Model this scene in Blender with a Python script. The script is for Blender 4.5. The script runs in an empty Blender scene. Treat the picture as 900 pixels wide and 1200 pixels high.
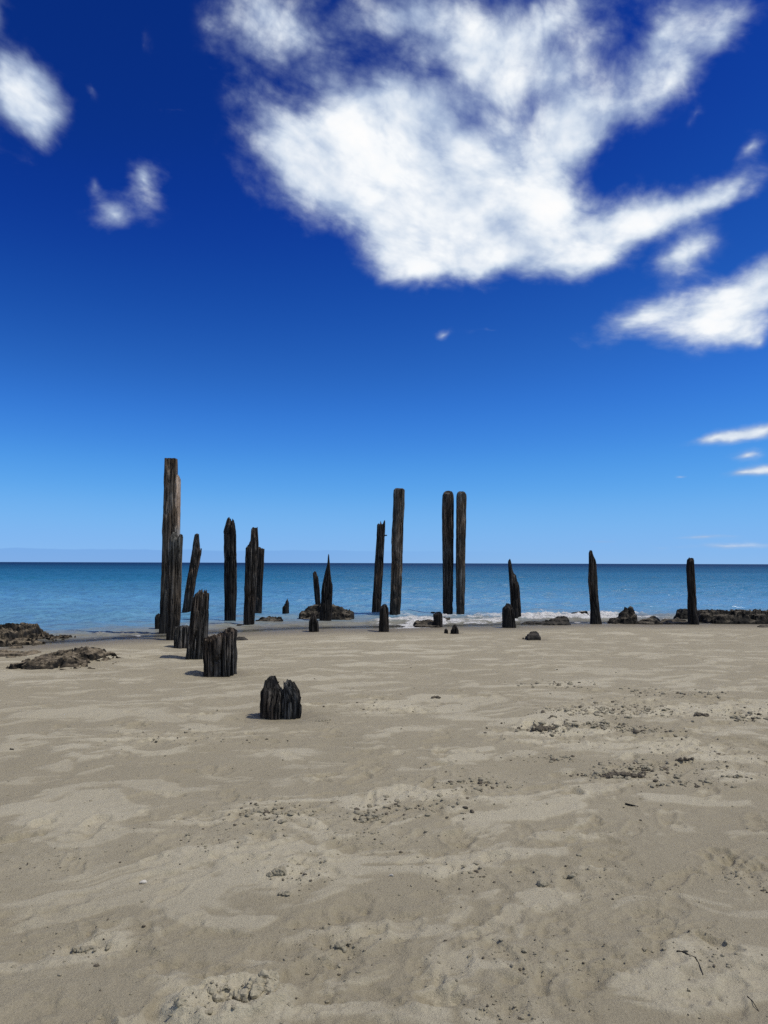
import bpy, bmesh, math, random
import numpy as np
from mathutils import Vector, Matrix, Euler

random.seed(7)
rng = np.random.default_rng(11)
scene = bpy.context.scene
COL = scene.collection
R = math.radians

# ------------------------------------------------------------------ camera
EYE = 1.60
FPX = 906.0
cam_d = bpy.data.cameras.new('camera')
cam = bpy.data.objects.new('camera', cam_d)
COL.objects.link(cam)
cam_d.sensor_fit = 'VERTICAL'
cam_d.sensor_height = 24.0
cam_d.lens = 24.0 / 1200.0 * FPX
cam_d.clip_start = 0.05
cam_d.clip_end = 90000
CAMROT = Euler((R(90 + 3.78), 0, 0)).to_matrix() @ Matrix.Rotation(R(0.17), 3, 'Z')
cam.matrix_world = Matrix.Translation((0, 0, EYE)) @ CAMROT.to_4x4()
scene.camera = cam


def ray(px, py):
    return (CAMROT @ Vector(((px - 450) / FPX, (600 - py) / FPX, -1.0))).normalized()


# ------------------------------------------------------------------ noise (numpy)
def _hash(*ii, seed=0):
    h = np.full(ii[0].shape, (seed * 374761393 + 668265263) & 0xFFFFFFFF, dtype=np.uint64)
    pr = (73856093, 19349663, 83492791)
    for i, p in zip(ii, pr):
        h = (h ^ ((i.astype(np.int64) & 0xFFFFFFFF).astype(np.uint64) * np.uint64(p))) & np.uint64(0xFFFFFFFF)
        h = ((h ^ (h >> np.uint64(15))) * np.uint64(2246822519)) & np.uint64(0xFFFFFFFF)
        h = ((h ^ (h >> np.uint64(13))) * np.uint64(3266489917)) & np.uint64(0xFFFFFFFF)
        h = h ^ (h >> np.uint64(16))
    return h.astype(np.float64) / 4294967295.0


def vnoise(*c, seed=0):
    """value noise 0..1 in 2 or 3 dimensions"""
    c = np.broadcast_arrays(*[np.asarray(a, dtype=float) for a in c])
    fl = [np.floor(a) for a in c]
    fr = [a - b for a, b in zip(c, fl)]
    w = [f * f * f * (f * (f * 6 - 15) + 10) for f in fr]
    n = len(c)
    out = 0
    for k in range(1 << n):
        ii = [fl[d] + ((k >> d) & 1) for d in range(n)]
        ww = 1
        for d in range(n):
            ww = ww * (w[d] if (k >> d) & 1 else 1 - w[d])
        out = out + ww * _hash(*ii, seed=seed)
    return out


def fbm(*c, seed=0, oct=4, gain=0.5, ridged=False):
    c = [np.asarray(a, dtype=float) for a in c]
    s, a, tot = 0, 1.0, 0.0
    for o in range(oct):
        v = vnoise(*[q * (2.03 ** o) + 17.3 * o for q in c], seed=seed + o)
        if ridged:
            v = 1 - np.abs(2 * v - 1)
        s = s + a * v
        tot += a
        a *= gain
    return s / tot


def sstep(a, b, x):
    t = np.clip((x - a) / (b - a), 0, 1)
    return t * t * (3 - 2 * t)


# ------------------------------------------------------------------ terrain
# waterline (photo pixels) -> world, first on the flat plane
def flat_hit(px, py, z=0.0):
    d = ray(px, py)
    t = (z - EYE) / d.z
    return Vector((0, 0, EYE)) + d * t


SHORE_PX = [(-500, 772), (-200, 768), (-60, 764), (30, 757), (80, 755), (110, 752.5), (205, 746.5), (270, 741.5), (340, 739), (430, 737), (500, 736),
            (600, 734), (660, 732), (720, 731.5), (800, 731), (860, 731.5), (900, 731.5), (1050, 731), (1400, 731)]
_sh = sorted([(flat_hit(a, b).x, flat_hit(a, b).y) for a, b in SHORE_PX])
SHX = np.array([a for a, _ in _sh]); SHY = np.array([b for _, b in _sh])


def shore_y(x):
    x = np.asarray(x, dtype=float)
    return np.interp(x, SHX, SHY) + 0.22 * (fbm(x * 0.55, x * 0 + 3.1, seed=5, oct=3) - 0.5) * 2


def ground_base(x, y):
    d = y - shore_y(x)          # >0 seaward
    up = 0.085 * (1 - np.exp(np.minimum(d, 0) / 5.0))
    down = -0.035 * np.maximum(d, 0) - 0.02 * sstep(0, 1.5, d)
    return up + np.maximum(down, -7)


def ground_hit(px, py):
    d = ray(px, py)
    z = 0.0
    p = flat_hit(px, py)
    for _ in range(12):
        z = float(ground_base(np.array([p.x]), np.array([p.y]))[0])
        if z < 0: z = 0.0 if z > -0.02 else max(z, -0.02)
        p = flat_hit(px, py, z)
    return p


def at_depth(px, py, Y):
    d = ray(px, py)
    t = Y / d.y
    return Vector((0, 0, EYE)) + d * t


# ------------------------------------------------------------------ materials
def new_mat(name):
    m = bpy.data.materials.new(name)
    m.use_nodes = True
    nt = m.node_tree
    nt.nodes.clear()
    return m, nt


class NT:
    """tiny node helper"""
    def __init__(self, nt): self.nt = nt

    def n(self, typ, **kw):
        nd = self.nt.nodes.new(typ)
        for k, v in kw.items():
            setattr(nd, k, v)
        return nd

    def link(self, a, b): self.nt.links.new(a, b)

    def _set(self, sock, v):
        if hasattr(v, 'is_output') or isinstance(v, bpy.types.NodeSocket):
            self.link(v, sock)
        else:
            sock.default_value = v

    def math(self, op, a, b=0.0, c=None, clamp=False):
        nd = self.n('ShaderNodeMath', operation=op, use_clamp=clamp)
        self._set(nd.inputs[0], a)
        self._set(nd.inputs[1], b)
        if c is not None: self._set(nd.inputs[2], c)
        return nd.outputs[0]

    def vmath(self, op, a, b=None):
        nd = self.n('ShaderNodeVectorMath', operation=op)
        self._set(nd.inputs[0], a)
        if b is not None: self._set(nd.inputs[1], b)
        return nd.outputs[0] if op not in ('LENGTH', 'DOT_PRODUCT') else nd.outputs['Value']

    def mix(self, f, a, b):
        nd = self.n('ShaderNodeMix', data_type='RGBA')
        self._set(nd.inputs[0], f)
        self._set(nd.inputs[6], a)
        self._set(nd.inputs[7], b)
        return nd.outputs[2]

    def noise(self, vec, scale, detail=4, rough=0.55, dist=0.0, lac=2.0):
        nd = self.n('ShaderNodeTexNoise')
        self.link(vec, nd.inputs['Vector'])
        nd.inputs['Scale'].default_value = scale
        nd.inputs['Detail'].default_value = detail
        nd.inputs['Roughness'].default_value = rough
        nd.inputs['Distortion'].default_value = dist
        nd.inputs['Lacunarity'].default_value = lac
        return nd

    def mapping(self, vec, loc=(0, 0, 0), rot=(0, 0, 0), scale=(1, 1, 1), typ='POINT'):
        nd = self.n('ShaderNodeMapping', vector_type=typ)
        self.link(vec, nd.inputs['Vector'])
        nd.inputs['Location'].default_value = loc
        nd.inputs['Rotation'].default_value = rot
        nd.inputs['Scale'].default_value = scale
        return nd.outputs[0]

    def smooth(self, v, a, b, lo=0.0, hi=1.0):
        nd = self.n('ShaderNodeMapRange', interpolation_type='SMOOTHSTEP')
        self._set(nd.inputs[0], v)
        nd.inputs[1].default_value = a
        nd.inputs[2].default_value = b
        nd.inputs[3].default_value = lo
        nd.inputs[4].default_value = hi
        return nd.outputs[0]

    def ramp(self, v, stops):
        nd = self.n('ShaderNodeValToRGB')
        el = nd.color_ramp.elements
        while len(el) > 1: el.remove(el[-1])
        el[0].position = stops[0][0]; el[0].color = (*stops[0][1], 1)
        for p, c in stops[1:]:
            e = el.new(p); e.color = (*c, 1)
        self._set(nd.inputs[0], v)
        return nd.outputs[0]

    def bump(self, h, strength, dist, normal=None):
        nd = self.n('ShaderNodeBump')
        nd.inputs['Strength'].default_value = strength
        nd.inputs['Distance'].default_value = dist
        self.link(h, nd.inputs['Height'])
        if normal is not None: self.link(normal, nd.inputs['Normal'])
        return nd.outputs[0]


def rgba(c): return (c[0], c[1], c[2], 1.0)


def sand_material():
    m, nt = new_mat('sand')
    g = NT(nt)
    pos = g.n('ShaderNodeNewGeometry').outputs['Position']
    at = g.n('ShaderNodeAttribute', attribute_name='dry').outputs['Fac']
    wet = g.n('ShaderNodeAttribute', attribute_name='wet').outputs['Fac']
    n1 = g.noise(pos, 1.3, 5, 0.6).outputs[0]
    n2 = g.noise(pos, 14, 6, 0.7).outputs[0]
    n3 = g.noise(pos, 420, 3, 0.8).outputs[0]
    damp = g.mix(n1, rgba((0.258, 0.226, 0.152)), rgba((0.308, 0.271, 0.187)))
    dry = g.mix(n1, rgba((0.395, 0.357, 0.256)), rgba((0.440, 0.400, 0.292)))
    f = g.math('ADD', at, g.math('MULTIPLY', g.math('SUBTRACT', n2, 0.5), 0.6), clamp=True)
    c = g.mix(f, damp, dry)
    c = g.mix(wet, c, rgba((0.178, 0.157, 0.115)))
    # grains: individual light and dark grains
    gr = g.math('MULTIPLY_ADD', n3, 1.1, 0.45)
    n4 = g.noise(pos, 95, 3, 0.75).outputs[0]
    gr2 = g.math('MULTIPLY_ADD', n4, 0.55, 0.73)
    mul = g.n('ShaderNodeVectorMath', operation='SCALE')
    g.link(c, mul.inputs[0]); g.link(g.math('MULTIPLY', gr, gr2), mul.inputs['Scale'])
    b = g.n('ShaderNodeBsdfPrincipled')
    g.link(mul.outputs[0], b.inputs['Base Color'])
    rough = g.math('MULTIPLY_ADD', wet, -0.40, 0.95)
    g.link(rough, b.inputs['Roughness'])
    g.link(g.math('MULTIPLY_ADD', wet, -0.15, 0.25), b.inputs['Specular IOR Level'])
    h = g.math('ADD', g.math('MULTIPLY', n3, 0.25), g.math('ADD', g.math('MULTIPLY', n2, 0.6), g.math('MULTIPLY', n4, 0.5)))
    bp = g.bump(h, 1.0, 0.016)
    g.link(bp, b.inputs['Normal'])
    o = g.n('ShaderNodeOutputMaterial')
    g.link(b.outputs[0], o.inputs[0])
    return m


def clod_material(name, c0, c1):
    m, nt = new_mat(name)
    g = NT(nt)
    pos = g.n('ShaderNodeNewGeometry').outputs['Position']
    n2 = g.noise(pos, 45, 4, 0.7).outputs[0]
    n3 = g.noise(pos, 400, 3, 0.8).outputs[0]
    c = g.mix(g.math('MULTIPLY_ADD', g.math('SUBTRACT', n3, 0.5), 0.8, n2, clamp=True), rgba(c0), rgba(c1))
    b = g.n('ShaderNodeBsdfPrincipled')
    g.link(c, b.inputs['Base Color'])
    b.inputs['Roughness'].default_value = 0.95
    b.inputs['Specular IOR Level'].default_value = 0.15
    g.link(g.bump(g.math('ADD', n2, g.math('MULTIPLY', n3, 0.4)), 0.8, 0.006), b.inputs['Normal'])
    o = g.n('ShaderNodeOutputMaterial')
    g.link(b.outputs[0], o.inputs[0])
    return m


def wood_material(name, dark, mid, light, bias=0.0, wet=0.8):
    """weathered timber: streaks along the grain, cracks, wet and weed-stained foot (height above the sand)"""
    m, nt = new_mat(name)
    g = NT(nt)
    tc = g.n('ShaderNodeTexCoord').outputs['Object']
    geo = g.n('ShaderNodeNewGeometry')
    streak = g.noise(g.mapping(tc, scale=(26, 26, 0.9)), 1.0, 6, 0.68).outputs[0]
    crack = g.noise(g.mapping(tc, scale=(55, 55, 1.6)), 1.0, 4, 0.7).outputs[0]
    blotch = g.noise(g.mapping(tc, scale=(5, 5, 1.7)), 1.0, 5, 0.6, 0.4).outputs[0]
    v = g.math('ADD', g.math('MULTIPLY', streak, 0.62), g.math('MULTIPLY', blotch, 0.38))
    v = g.math('ADD', v, bias)
    col = g.ramp(v, [(0.40, dark), (0.45, tuple(0.5 * (a + b) for a, b in zip(dark, mid))), (0.51, mid), (0.61, light)])
    ck = g.smooth(crack, 0.36, 0.48)
    col = g.mix(ck, rgba(tuple(a * 0.5 for a in dark)), col)
    sep = g.n('ShaderNodeSeparateXYZ'); g.link(geo.outputs['Position'], sep.inputs[0])
    hz = g.math('ADD', sep.outputs[2], g.math('MULTIPLY', g.math('SUBTRACT', blotch, 0.5), 0.7))
    hue = g.noise(g.mapping(geo.outputs['Position'], scale=(0.9, 0.9, 0.6)), 1.0, 3, 0.6).outputs[0]
    tint = g.mix(g.smooth(hue, 0.38, 0.62), rgba((1.25, 1.0, 0.80)), rgba((0.92, 0.97, 1.0)))
    vm = g.vmath('MULTIPLY', col, tint); col = vm
    wetf = g.smooth(hz, 0.25, 0.95, 1.0, 0.0)
    wcol = g.mix(streak, rgba((0.006, 0.006, 0.006)), rgba((0.034, 0.030, 0.025)))
    col = g.mix(g.math('MULTIPLY', wetf, wet), col, wcol)
    b = g.n('ShaderNodeBsdfPrincipled')
    g.link(col, b.inputs['Base Color'])
    g.link(g.math('MULTIPLY_ADD', wetf, -0.18, 0.92), b.inputs['Roughness'])
    b.inputs['Specular IOR Level'].default_value = 0.22
    h = g.math('ADD', g.math('MULTIPLY', streak, 1.0), g.math('MULTIPLY', ck, 0.5))
    g.link(g.bump(h, 1.0, 0.06), b.inputs['Normal'])
    o = g.n('ShaderNodeOutputMaterial')
    g.link(b.outputs[0], o.inputs[0])
    return m


def rock_material(name, dark, mid, light, spec=0.3):
    m, nt = new_mat(name)
    g = NT(nt)
    geo = g.n('ShaderNodeNewGeometry')
    pos = geo.outputs['Position']
    n1 = g.noise(pos, 4.5, 6, 0.65, 0.3).outputs[0]
    n2 = g.noise(g.mapping(pos, scale=(14, 26, 60)), 1.0, 5, 0.7).outputs[0]
    vo = g.n('ShaderNodeTexVoronoi'); g.link(pos, vo.inputs['Vector']); vo.inputs['Scale'].default_value = 16
    v = g.math('ADD', g.math('MULTIPLY', n1, 0.6), g.math('MULTIPLY', n2, 0.4))
    # paler on upward faces, darker on steep sides, driven by slope
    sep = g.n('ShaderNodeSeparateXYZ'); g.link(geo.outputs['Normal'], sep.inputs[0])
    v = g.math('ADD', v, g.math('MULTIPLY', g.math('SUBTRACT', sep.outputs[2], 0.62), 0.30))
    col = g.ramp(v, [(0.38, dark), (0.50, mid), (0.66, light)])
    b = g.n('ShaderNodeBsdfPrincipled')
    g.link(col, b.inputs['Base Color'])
    b.inputs['Roughness'].default_value = 0.85
    b.inputs['Specular IOR Level'].default_value = spec
    h = g.math('ADD', g.math('MULTIPLY', n2, 1.0), g.math('MULTIPLY', vo.outputs['Distance'], 0.6))
    g.link(g.bump(h, 0.8, 0.05), b.inputs['Normal'])
    o = g.n('ShaderNodeOutputMaterial')
    g.link(b.outputs[0], o.inputs[0])
    return m


def sea_material():
    m, nt = new_mat('sea_water')
    g = NT(nt)
    geo = g.n('ShaderNodeNewGeometry')
    pos = geo.outputs['Position']
    depth = g.n('ShaderNodeAttribute', attribute_name='depth').outputs['Fac']     # water depth in metres
    foam = g.n('ShaderNodeAttribute', attribute_name='foam').outputs['Fac']
    sep = g.n('ShaderNodeSeparateXYZ'); g.link(pos, sep.inputs[0])
    # body colour by distance offshore (deeper and deeper water)
    lg = g.math('LOGARITHM', g.math('MAXIMUM', sep.outputs[1], 1.0), 10.0)
    big = g.noise(g.mapping(pos, scale=(0.004, 0.018, 1)), 1.0, 4, 0.6).outputs[0]
    lgn = g.math('ADD', lg, g.math('MULTIPLY', g.math('SUBTRACT', big, 0.5), 0.6))
    t = g.math('DIVIDE', g.math('SUBTRACT', lgn, 1.2), 2.2, clamp=True)   # 16 m .. 2500 m
    body = g.ramp(t, [(0.0, (0.12, 0.26, 0.37)), (0.14, (0.090, 0.265, 0.44)), (0.30, (0.020, 0.145, 0.26)), (0.50, (0.005, 0.068, 0.15)), (0.76, (0.001, 0.018, 0.070))])
    # waves bump
    vs = g.math('MULTIPLY', sep.outputs[1], 1.0)
    w1 = g.noise(g.mapping(pos, scale=(0.55, 1.5, 1)), 1.0, 3, 0.55, 0.3).outputs[0]
    w2 = g.noise(g.mapping(pos, rot=(0, 0, 0.25), scale=(2.2, 5.2, 1)), 1.0, 4, 0.6, 0.2).outputs[0]
    w3 = g.noise(g.mapping(pos, scale=(0.10, 0.28, 1)), 1.0, 3, 0.55).outputs[0]
    h = g.math('ADD', g.math('MULTIPLY', w1, 0.26), g.math('ADD', g.math('MULTIPLY', w2, 0.08), g.math('MULTIPLY', w3, 0.55)))
    bp = g.bump(h, 1.0, 1.0)
    dif = g.n('ShaderNodeBsdfDiffuse'); g.link(body, dif.inputs[0]); g.link(bp, dif.inputs['Normal'])
    tr = g.n('ShaderNodeBsdfTransparent')
    tr.inputs[0].default_value = (0.90, 0.93, 0.92, 1)
    turb = g.noise(g.mapping(pos, scale=(0.8, 2.0, 1)), 1.0, 3, 0.6).outputs[0]
    dd = g.math('MULTIPLY', depth, g.math('MULTIPLY_ADD', turb, 1.2, 0.4))
    a = g.smooth(dd, 0.0, 0.075)
    shl = g.smooth(dd, 0.06, 0.24)
    body = g.mix(shl, rgba((0.19, 0.185, 0.15)), body)
    g.link(body, dif.inputs[0])
    m1 = g.n('ShaderNodeMixShader'); g.link(a, m1.inputs[0]); g.link(tr.outputs[0], m1.inputs[1]); g.link(dif.outputs[0], m1.inputs[2])
    gl = g.n('ShaderNodeBsdfGlossy'); gl.inputs['Roughness'].default_value = 0.2
    g.link(bp, gl.inputs['Normal'])
    gl.inputs[0].default_value = (0.9, 0.9, 0.9, 1)
    fr = g.n('ShaderNodeFresnel'); fr.inputs[0].default_value = 1.333; g.link(bp, fr.inputs['Normal'])
    ff = g.math('MINIMUM', g.math('MULTIPLY', fr.outputs[0], 0.9), g.smooth(t, 0.05, 0.62, 0.48, 0.13))
    ff = g.math('MULTIPLY', ff, g.math('MULTIPLY_ADD', shl, 0.6, 0.4))
    m2 = g.n('ShaderNodeMixShader'); g.link(ff, m2.inputs[0]); g.link(m1.outputs[0], m2.inputs[1]); g.link(gl.outputs[0], m2.inputs[2])
    # foam: broken white bubbles
    fn = g.noise(g.mapping(pos, scale=(5, 9, 9)), 1.0, 6, 0.75, 0.5).outputs[0]
    ft = g.smooth(g.math('ADD', foam, g.math('MULTIPLY', g.math('MULTIPLY', g.math('SUBTRACT', fn, 0.5), 1.6), g.smooth(foam, 0.02, 0.25))), 0.42, 0.85)
    fd = g.n('ShaderNodeBsdfDiffuse'); fd.inputs[0].default_value = (0.70, 0.70, 0.68, 1); g.link(g.bump(fn, 1.0, 0.15), fd.inputs['Normal'])
    m3 = g.n('ShaderNodeMixShader'); g.link(ft, m3.inputs[0]); g.link(m2.outputs[0], m3.inputs[1]); g.link(fd.outputs[0], m3.inputs[2])
    o = g.n('ShaderNodeOutputMaterial')
    g.link(m3.outputs[0], o.inputs[0])
    return m


# ------------------------------------------------------------------ mesh helpers
def grid_mesh(name, X, Y, Z, attrs=None, smooth=True, mat=None, label=None):
    nr, nc = X.shape
    me = bpy.data.meshes.new(name)
    me.vertices.add(nr * nc)
    me.vertices.foreach_set('co', np.stack([X, Y, Z], -1).astype(np.float32).ravel())
    i = np.arange((nr - 1) * (nc - 1)); r = i // (nc - 1); c = i % (nc - 1)
    v0 = r * nc + c
    f = np.stack([v0, v0 + 1, v0 + nc + 1, v0 + nc], -1).astype(np.int32)
    me.loops.add(f.size); me.loops.foreach_set('vertex_index', f.ravel())
    me.polygons.add(len(f))
    me.polygons.foreach_set('loop_start', np.arange(0, f.size, 4, dtype=np.int32))
    me.polygons.foreach_set('loop_total', np.full(len(f), 4, dtype=np.int32))
    me.polygons.foreach_set('use_smooth', np.full(len(f), smooth))
    for k, v in (attrs or {}).items():
        a = me.attributes.new(k, 'FLOAT', 'POINT')
        a.data.foreach_set('value', v.astype(np.float32).ravel())
    me.update(calc_edges=True)
    o = bpy.data.objects.new(name, me)
    COL.objects.link(o)
    if mat: me.materials.append(mat)
    return o


def mesh_obj(name, verts, faces, mat, smooth=False, parent=None):
    me = bpy.data.meshes.new(name)
    me.from_pydata([tuple(v) for v in verts], [], [tuple(f) for f in faces])
    me.polygons.foreach_set('use_smooth', [smooth] * len(me.polygons))
    me.update()
    o = bpy.data.objects.new(name, me)
    COL.objects.link(o)
    if mat: me.materials.append(mat)
    if parent: o.parent = parent
    return o


def tag(o, label, cat, group=None, kind=None):
    if label: o['label'] = label
    if cat: o['category'] = cat
    if group: o['group'] = group
    if kind: o['kind'] = kind
    return o


# ------------------------------------------------------------------ sand sheet
def axis(y0, y1, k):
    ys = [y0]
    while ys[-1] < y1: ys.append(ys[-1] * (1 + k))
    return np.array(ys)


ys = axis(1.6, 26, 0.0031)
back = -np.geomspace(0.4, 500, 26)[::-1] + 1.6
ahead = np.geomspace(ys[-1] * 1.02, 420, 60)
YR = np.concatenate([back, ys, ahead])
uf = np.linspace(-1, 1, 760)
side = np.geomspace(0.01, 260, 26)
WID = np.maximum(1.9, 0.60 * YR + 0.9)
XS = np.concatenate([np.broadcast_to(-side[::-1], (len(YR), 26)) - WID[:, None], uf[None, :] * WID[:, None], side[None, :] + WID[:, None]], axis=1)
YS = np.broadcast_to(YR[:, None], XS.shape).copy()
# trampled areas, in world metres (from where they lie in the photograph)
TRAMPLE = [(760, 830, 130, 18), (690, 865, 120, 16), (640, 855, 50, 10), (820, 880, 90, 14), (880, 835, 60, 10), (520, 925, 110, 25), (330, 960, 120, 28), (440, 985, 80, 16),
           (240, 985, 90, 18), (60, 1010, 80, 26), (345, 1028, 50, 16), (680, 1030, 90, 22), (540, 1025, 50, 15), (400, 1110, 60, 25),
           (100, 1110, 70, 24), (620, 1130, 90, 30), (820, 1120, 60, 30), (270, 1180, 90, 26), (600, 1190, 80, 15), (210, 865, 90, 12), (450, 830, 60, 7), (855, 905, 60, 14), (870, 1030, 40, 14)]


def pxblob(cx, cy, rx, ry):
    c = ground_hit(cx, cy)
    a = ground_hit(cx + rx, cy); b = ground_hit(cx, cy - ry); d = ground_hit(cx, min(cy + ry, 1290))
    return c.x, c.y, abs(a.x - c.x), max(0.5 * abs(b.y - d.y), 0.05)


tr_mask = np.zeros_like(XS)
for t in TRAMPLE:
    cx, cy, rx, ry = pxblob(*t)
    e = ((XS - cx) / rx) ** 2 + ((YS - cy) / ry) ** 2
    tr_mask = np.maximum(tr_mask, np.exp(-e * 0.9))
base = ground_base(XS, YS)
d_sh = YS - shore_y(XS)
drymask = sstep(-0.3, -3.5, d_sh)         # 0 by the water, 1 well up the beach
wx = XS + 0.35 * (fbm(XS * 1.1, YS * 1.1, seed=21, oct=3) - 0.5) * 2
wy = YS + 0.35 * (fbm(XS * 1.1, YS * 1.1, seed=31, oct=3) - 0.5) * 2
A_ = R(14)
ux = wx * math.cos(A_) + wy * math.sin(A_); uy = -wx * math.sin(A_) + wy * math.cos(A_)
pat = fbm(ux * 1.5, uy * 3.4, seed=41, oct=5, gain=0.55)
pat2 = fbm(ux * 3.1 + 5, uy * 6.5, seed=47, oct=4, gain=0.55)
und = fbm(XS * 0.5, YS * 0.9, seed=53, oct=3)
relief = (fbm(XS * 1.9, YS * 2.6, seed=61, oct=3) - 0.5) * 0.026 + (und - 0.5) * 0.035
# crusts: dry plates with a slightly raised edge
pl = sstep(0.55, 0.64, pat)
pl2 = sstep(0.63, 0.72, pat2)
plate = np.maximum(pl * 0.95, pl2 * 0.75)
tr_n = fbm(XS * 9, YS * 11, seed=71, oct=4, ridged=True)
tr_n2 = fbm(XS * 30, YS * 30, seed=77, oct=3)
brk = sstep(0.25, 0.75, tr_mask * (0.45 + 0.9 * fbm(XS * 3, YS * 4, seed=73, oct=3)))
fine = (tr_n2 - 0.5) * 0.004
# shallow old footprints wandering across the sand
foot = np.zeros_like(XS)
prs = random.Random(5)
trails = [((-3.2, 3.6), (6.0, 11.5)), ((-0.9, 2.7), (1.4, 9.5)), ((2.6, 3.1), (-2.6, 8.2)), ((4.4, 7.5), (-2.0, 6.0)), ((0.6, 3.4), (4.8, 10.5)), ((-2.6, 4.6), (3.6, 5.6)), ((1.1, 2.9), (2.6, 6.5))]
near = (YS > 1.6) & (YS < 15)
for (a, b) in trails:
    L = math.hypot(b[0] - a[0], b[1] - a[1]); dx, dy = (b[0] - a[0]) / L, (b[1] - a[1]) / L
    s = 0.0; k = 0
    while s < L:
        off = (0.11 if k % 2 else -0.11) + prs.uniform(-.05, .05)
        fx = a[0] + dx * s - dy * off; fy = a[1] + dy * s + dx * off
        sub = np.where(np.abs(YS[:, 0] - fy) < 0.4)[0]
        if len(sub):
            r0, r1 = sub[0], sub[-1] + 1
            X_, Y_ = XS[r0:r1] - fx, YS[r0:r1] - fy
            la = (X_ * dx + Y_ * dy) / 0.145; lb = (-X_ * dy + Y_ * dx) / (0.055 + 0.012 * la * 0.5)
            q = np.sqrt(la ** 2 + lb ** 2) + 0.9 * (tr_n[r0:r1] - 0.6)
            dep = prs.uniform(0.1, 0.6)
            foot[r0:r1] += dep * (-0.018 * sstep(1.05, 0.75, q) + 0.009 * np.exp(-((q - 1.2) / 0.17) ** 2))
        s += prs.uniform(0.58, 0.78); k += 1
scuff = sstep(0.40, 0.66, fbm(XS * 0.8 + 4, YS * 1.0, seed=111, oct=3))
sc1 = fbm(wx * 4.2, wy * 5.0, seed=115, oct=5, gain=0.6, ridged=True)
sc2 = fbm(XS * 11, YS * 12, seed=118, oct=4, gain=0.6)
scz = (0.12 + 0.88 * scuff) * ((sc1 - 0.6) * 0.013 + (sc2 - 0.5) * 0.0055)
# hundreds of trodden, half filled dents of every size
dent = np.zeros_like(XS)
drs = random.Random(17)
for _ in range(620):
    if drs.random() < 0.55:
        t_ = drs.choice(TRAMPLE); px_, py_ = drs.gauss(t_[0], t_[2] * 0.8), drs.gauss(t_[1], t_[3] * 0.9)
    else:
        px_, py_ = drs.uniform(-150, 1050), 760 + 520 * drs.random() ** 1.3
    if py_ < 752: continue
    pp = flat_hit(px_, min(py_, 1290)); fx, fy = pp.x, pp.y
    if fy > 14: continue
    a_ = drs.uniform(0, 3.14); ca, sa = math.cos(a_), math.sin(a_)
    ra, rb = drs.uniform(0.06, 0.19), drs.uniform(0.035, 0.085)
    r0, r1 = np.searchsorted(YR, fy - 0.42), np.searchsorted(YR, fy + 0.42)
    row = XS[(r0 + r1) // 2]; c0, c1 = np.searchsorted(row, fx - 0.45), np.searchsorted(row, fx + 0.45)
    if r1 - r0 < 3 or c1 - c0 < 3: continue
    sl_ = (slice(r0, r1), slice(c0, c1))
    X_, Y_ = XS[sl_] - fx, YS[sl_] - fy
    q = np.sqrt(((X_ * ca + Y_ * sa) / ra) ** 2 + ((-X_ * sa + Y_ * ca) / rb) ** 2) + 1.3 * (sc2[sl_] - 0.5) + 0.8 * (sc1[sl_] - 0.6)
    dp = drs.uniform(0.2, 0.95) ** 1.5
    dent[sl_] += dp * min(1.0, 0.35 + 0.08 * fy) * (-0.017 * sstep(1.05, 0.55, q) + 0.010 * np.exp(-((q - 1.22) / 0.22) ** 2) * (0.4 + 1.2 * sc2[sl_]))
scour = np.zeros_like(XS)
for (bx, by, br) in ((214, 758, .30), (230, 771, .36), (258, 791, .42), (329, 841, .42), (450, 740, .34), (367, 740, .3), (596, 735, .36), (203, 749, .4), (624, 749, .34), (532, 742, .22)):
    bp0 = ground_hit(bx, by)
    q = np.sqrt((XS - bp0.x) ** 2 + ((YS - bp0.y - 0.12)) ** 2) / br + 0.35 * (sc1 - 0.6)
    scour = np.maximum(scour, sstep(1.3, 0.55, q))
base = base - 0.022 * scour
Z = base + drymask * (scz + dent) + drymask * (relief + plate * 0.005 + brk * ((tr_n - 0.55) * (0.014 + 0.022 * sstep(3.5, 7.0, YS)) + fine * 1.2) + foot * 0.8) + fine * 0.35 * drymask
# the broken crust of dug-up sand in the near left foreground
hx, hy, hrx, hry = pxblob(268, 1178, 70, 24)
e = np.sqrt(((XS - hx) / hrx) ** 2 + ((YS - hy - 0.25 * (XS - hx)) / (hry * 1.0)) ** 2) + 0.35 * (tr_n - 0.5)
heap = sstep(1.25, 0.8, e)
hn = fbm(XS * 16, YS * 20, seed=91, oct=4, ridged=True)
Z += heap * (0.018 * hn + 0.010) + np.exp(-((e - 0.95) / 0.18) ** 2) * 0.014 * (0.5 + hn) - 0.6 * sstep(0.75, 0.45, np.sqrt(((XS - hx - 0.02) / (hrx * 0.5)) ** 2 + ((YS - hy) / (hry * 0.45)) ** 2)) * 0.035
dry = np.clip(plate * (0.45 + 0.55 * und) + brk * 0.28 * tr_n + heap * 0.7 + 0.30 * (fbm(XS * .8, YS * 1.5, seed=97, oct=4) - 0.35) + 7.0 * (scz + np.maximum(dent, 0)), 0, 1) * drymask * (1 - 0.8 * scour)
wet = 0.45 * scour + (1 - 0.45 * scour) * sstep(-2.2, -0.2, d_sh + 0.5 * (fbm(XS * .7, YS * .7, seed=99, oct=3) - 0.5))
MAT_SAND = sand_material()
beach = grid_mesh('beach', XS, YS, Z, {'dry': dry, 'wet': wet}, mat=MAT_SAND)
tag(beach, 'pale grey brown sand beach sloping gently into the sea', None, kind='structure')


def Zat(x, y):
    """height of the finished sand surface near a point"""
    r = min(max(np.searchsorted(YR, y), 1), len(YR) - 1)
    c = min(max(np.searchsorted(XS[r], x), 1), XS.shape[1] - 1)
    return float(Z[r, c])


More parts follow.
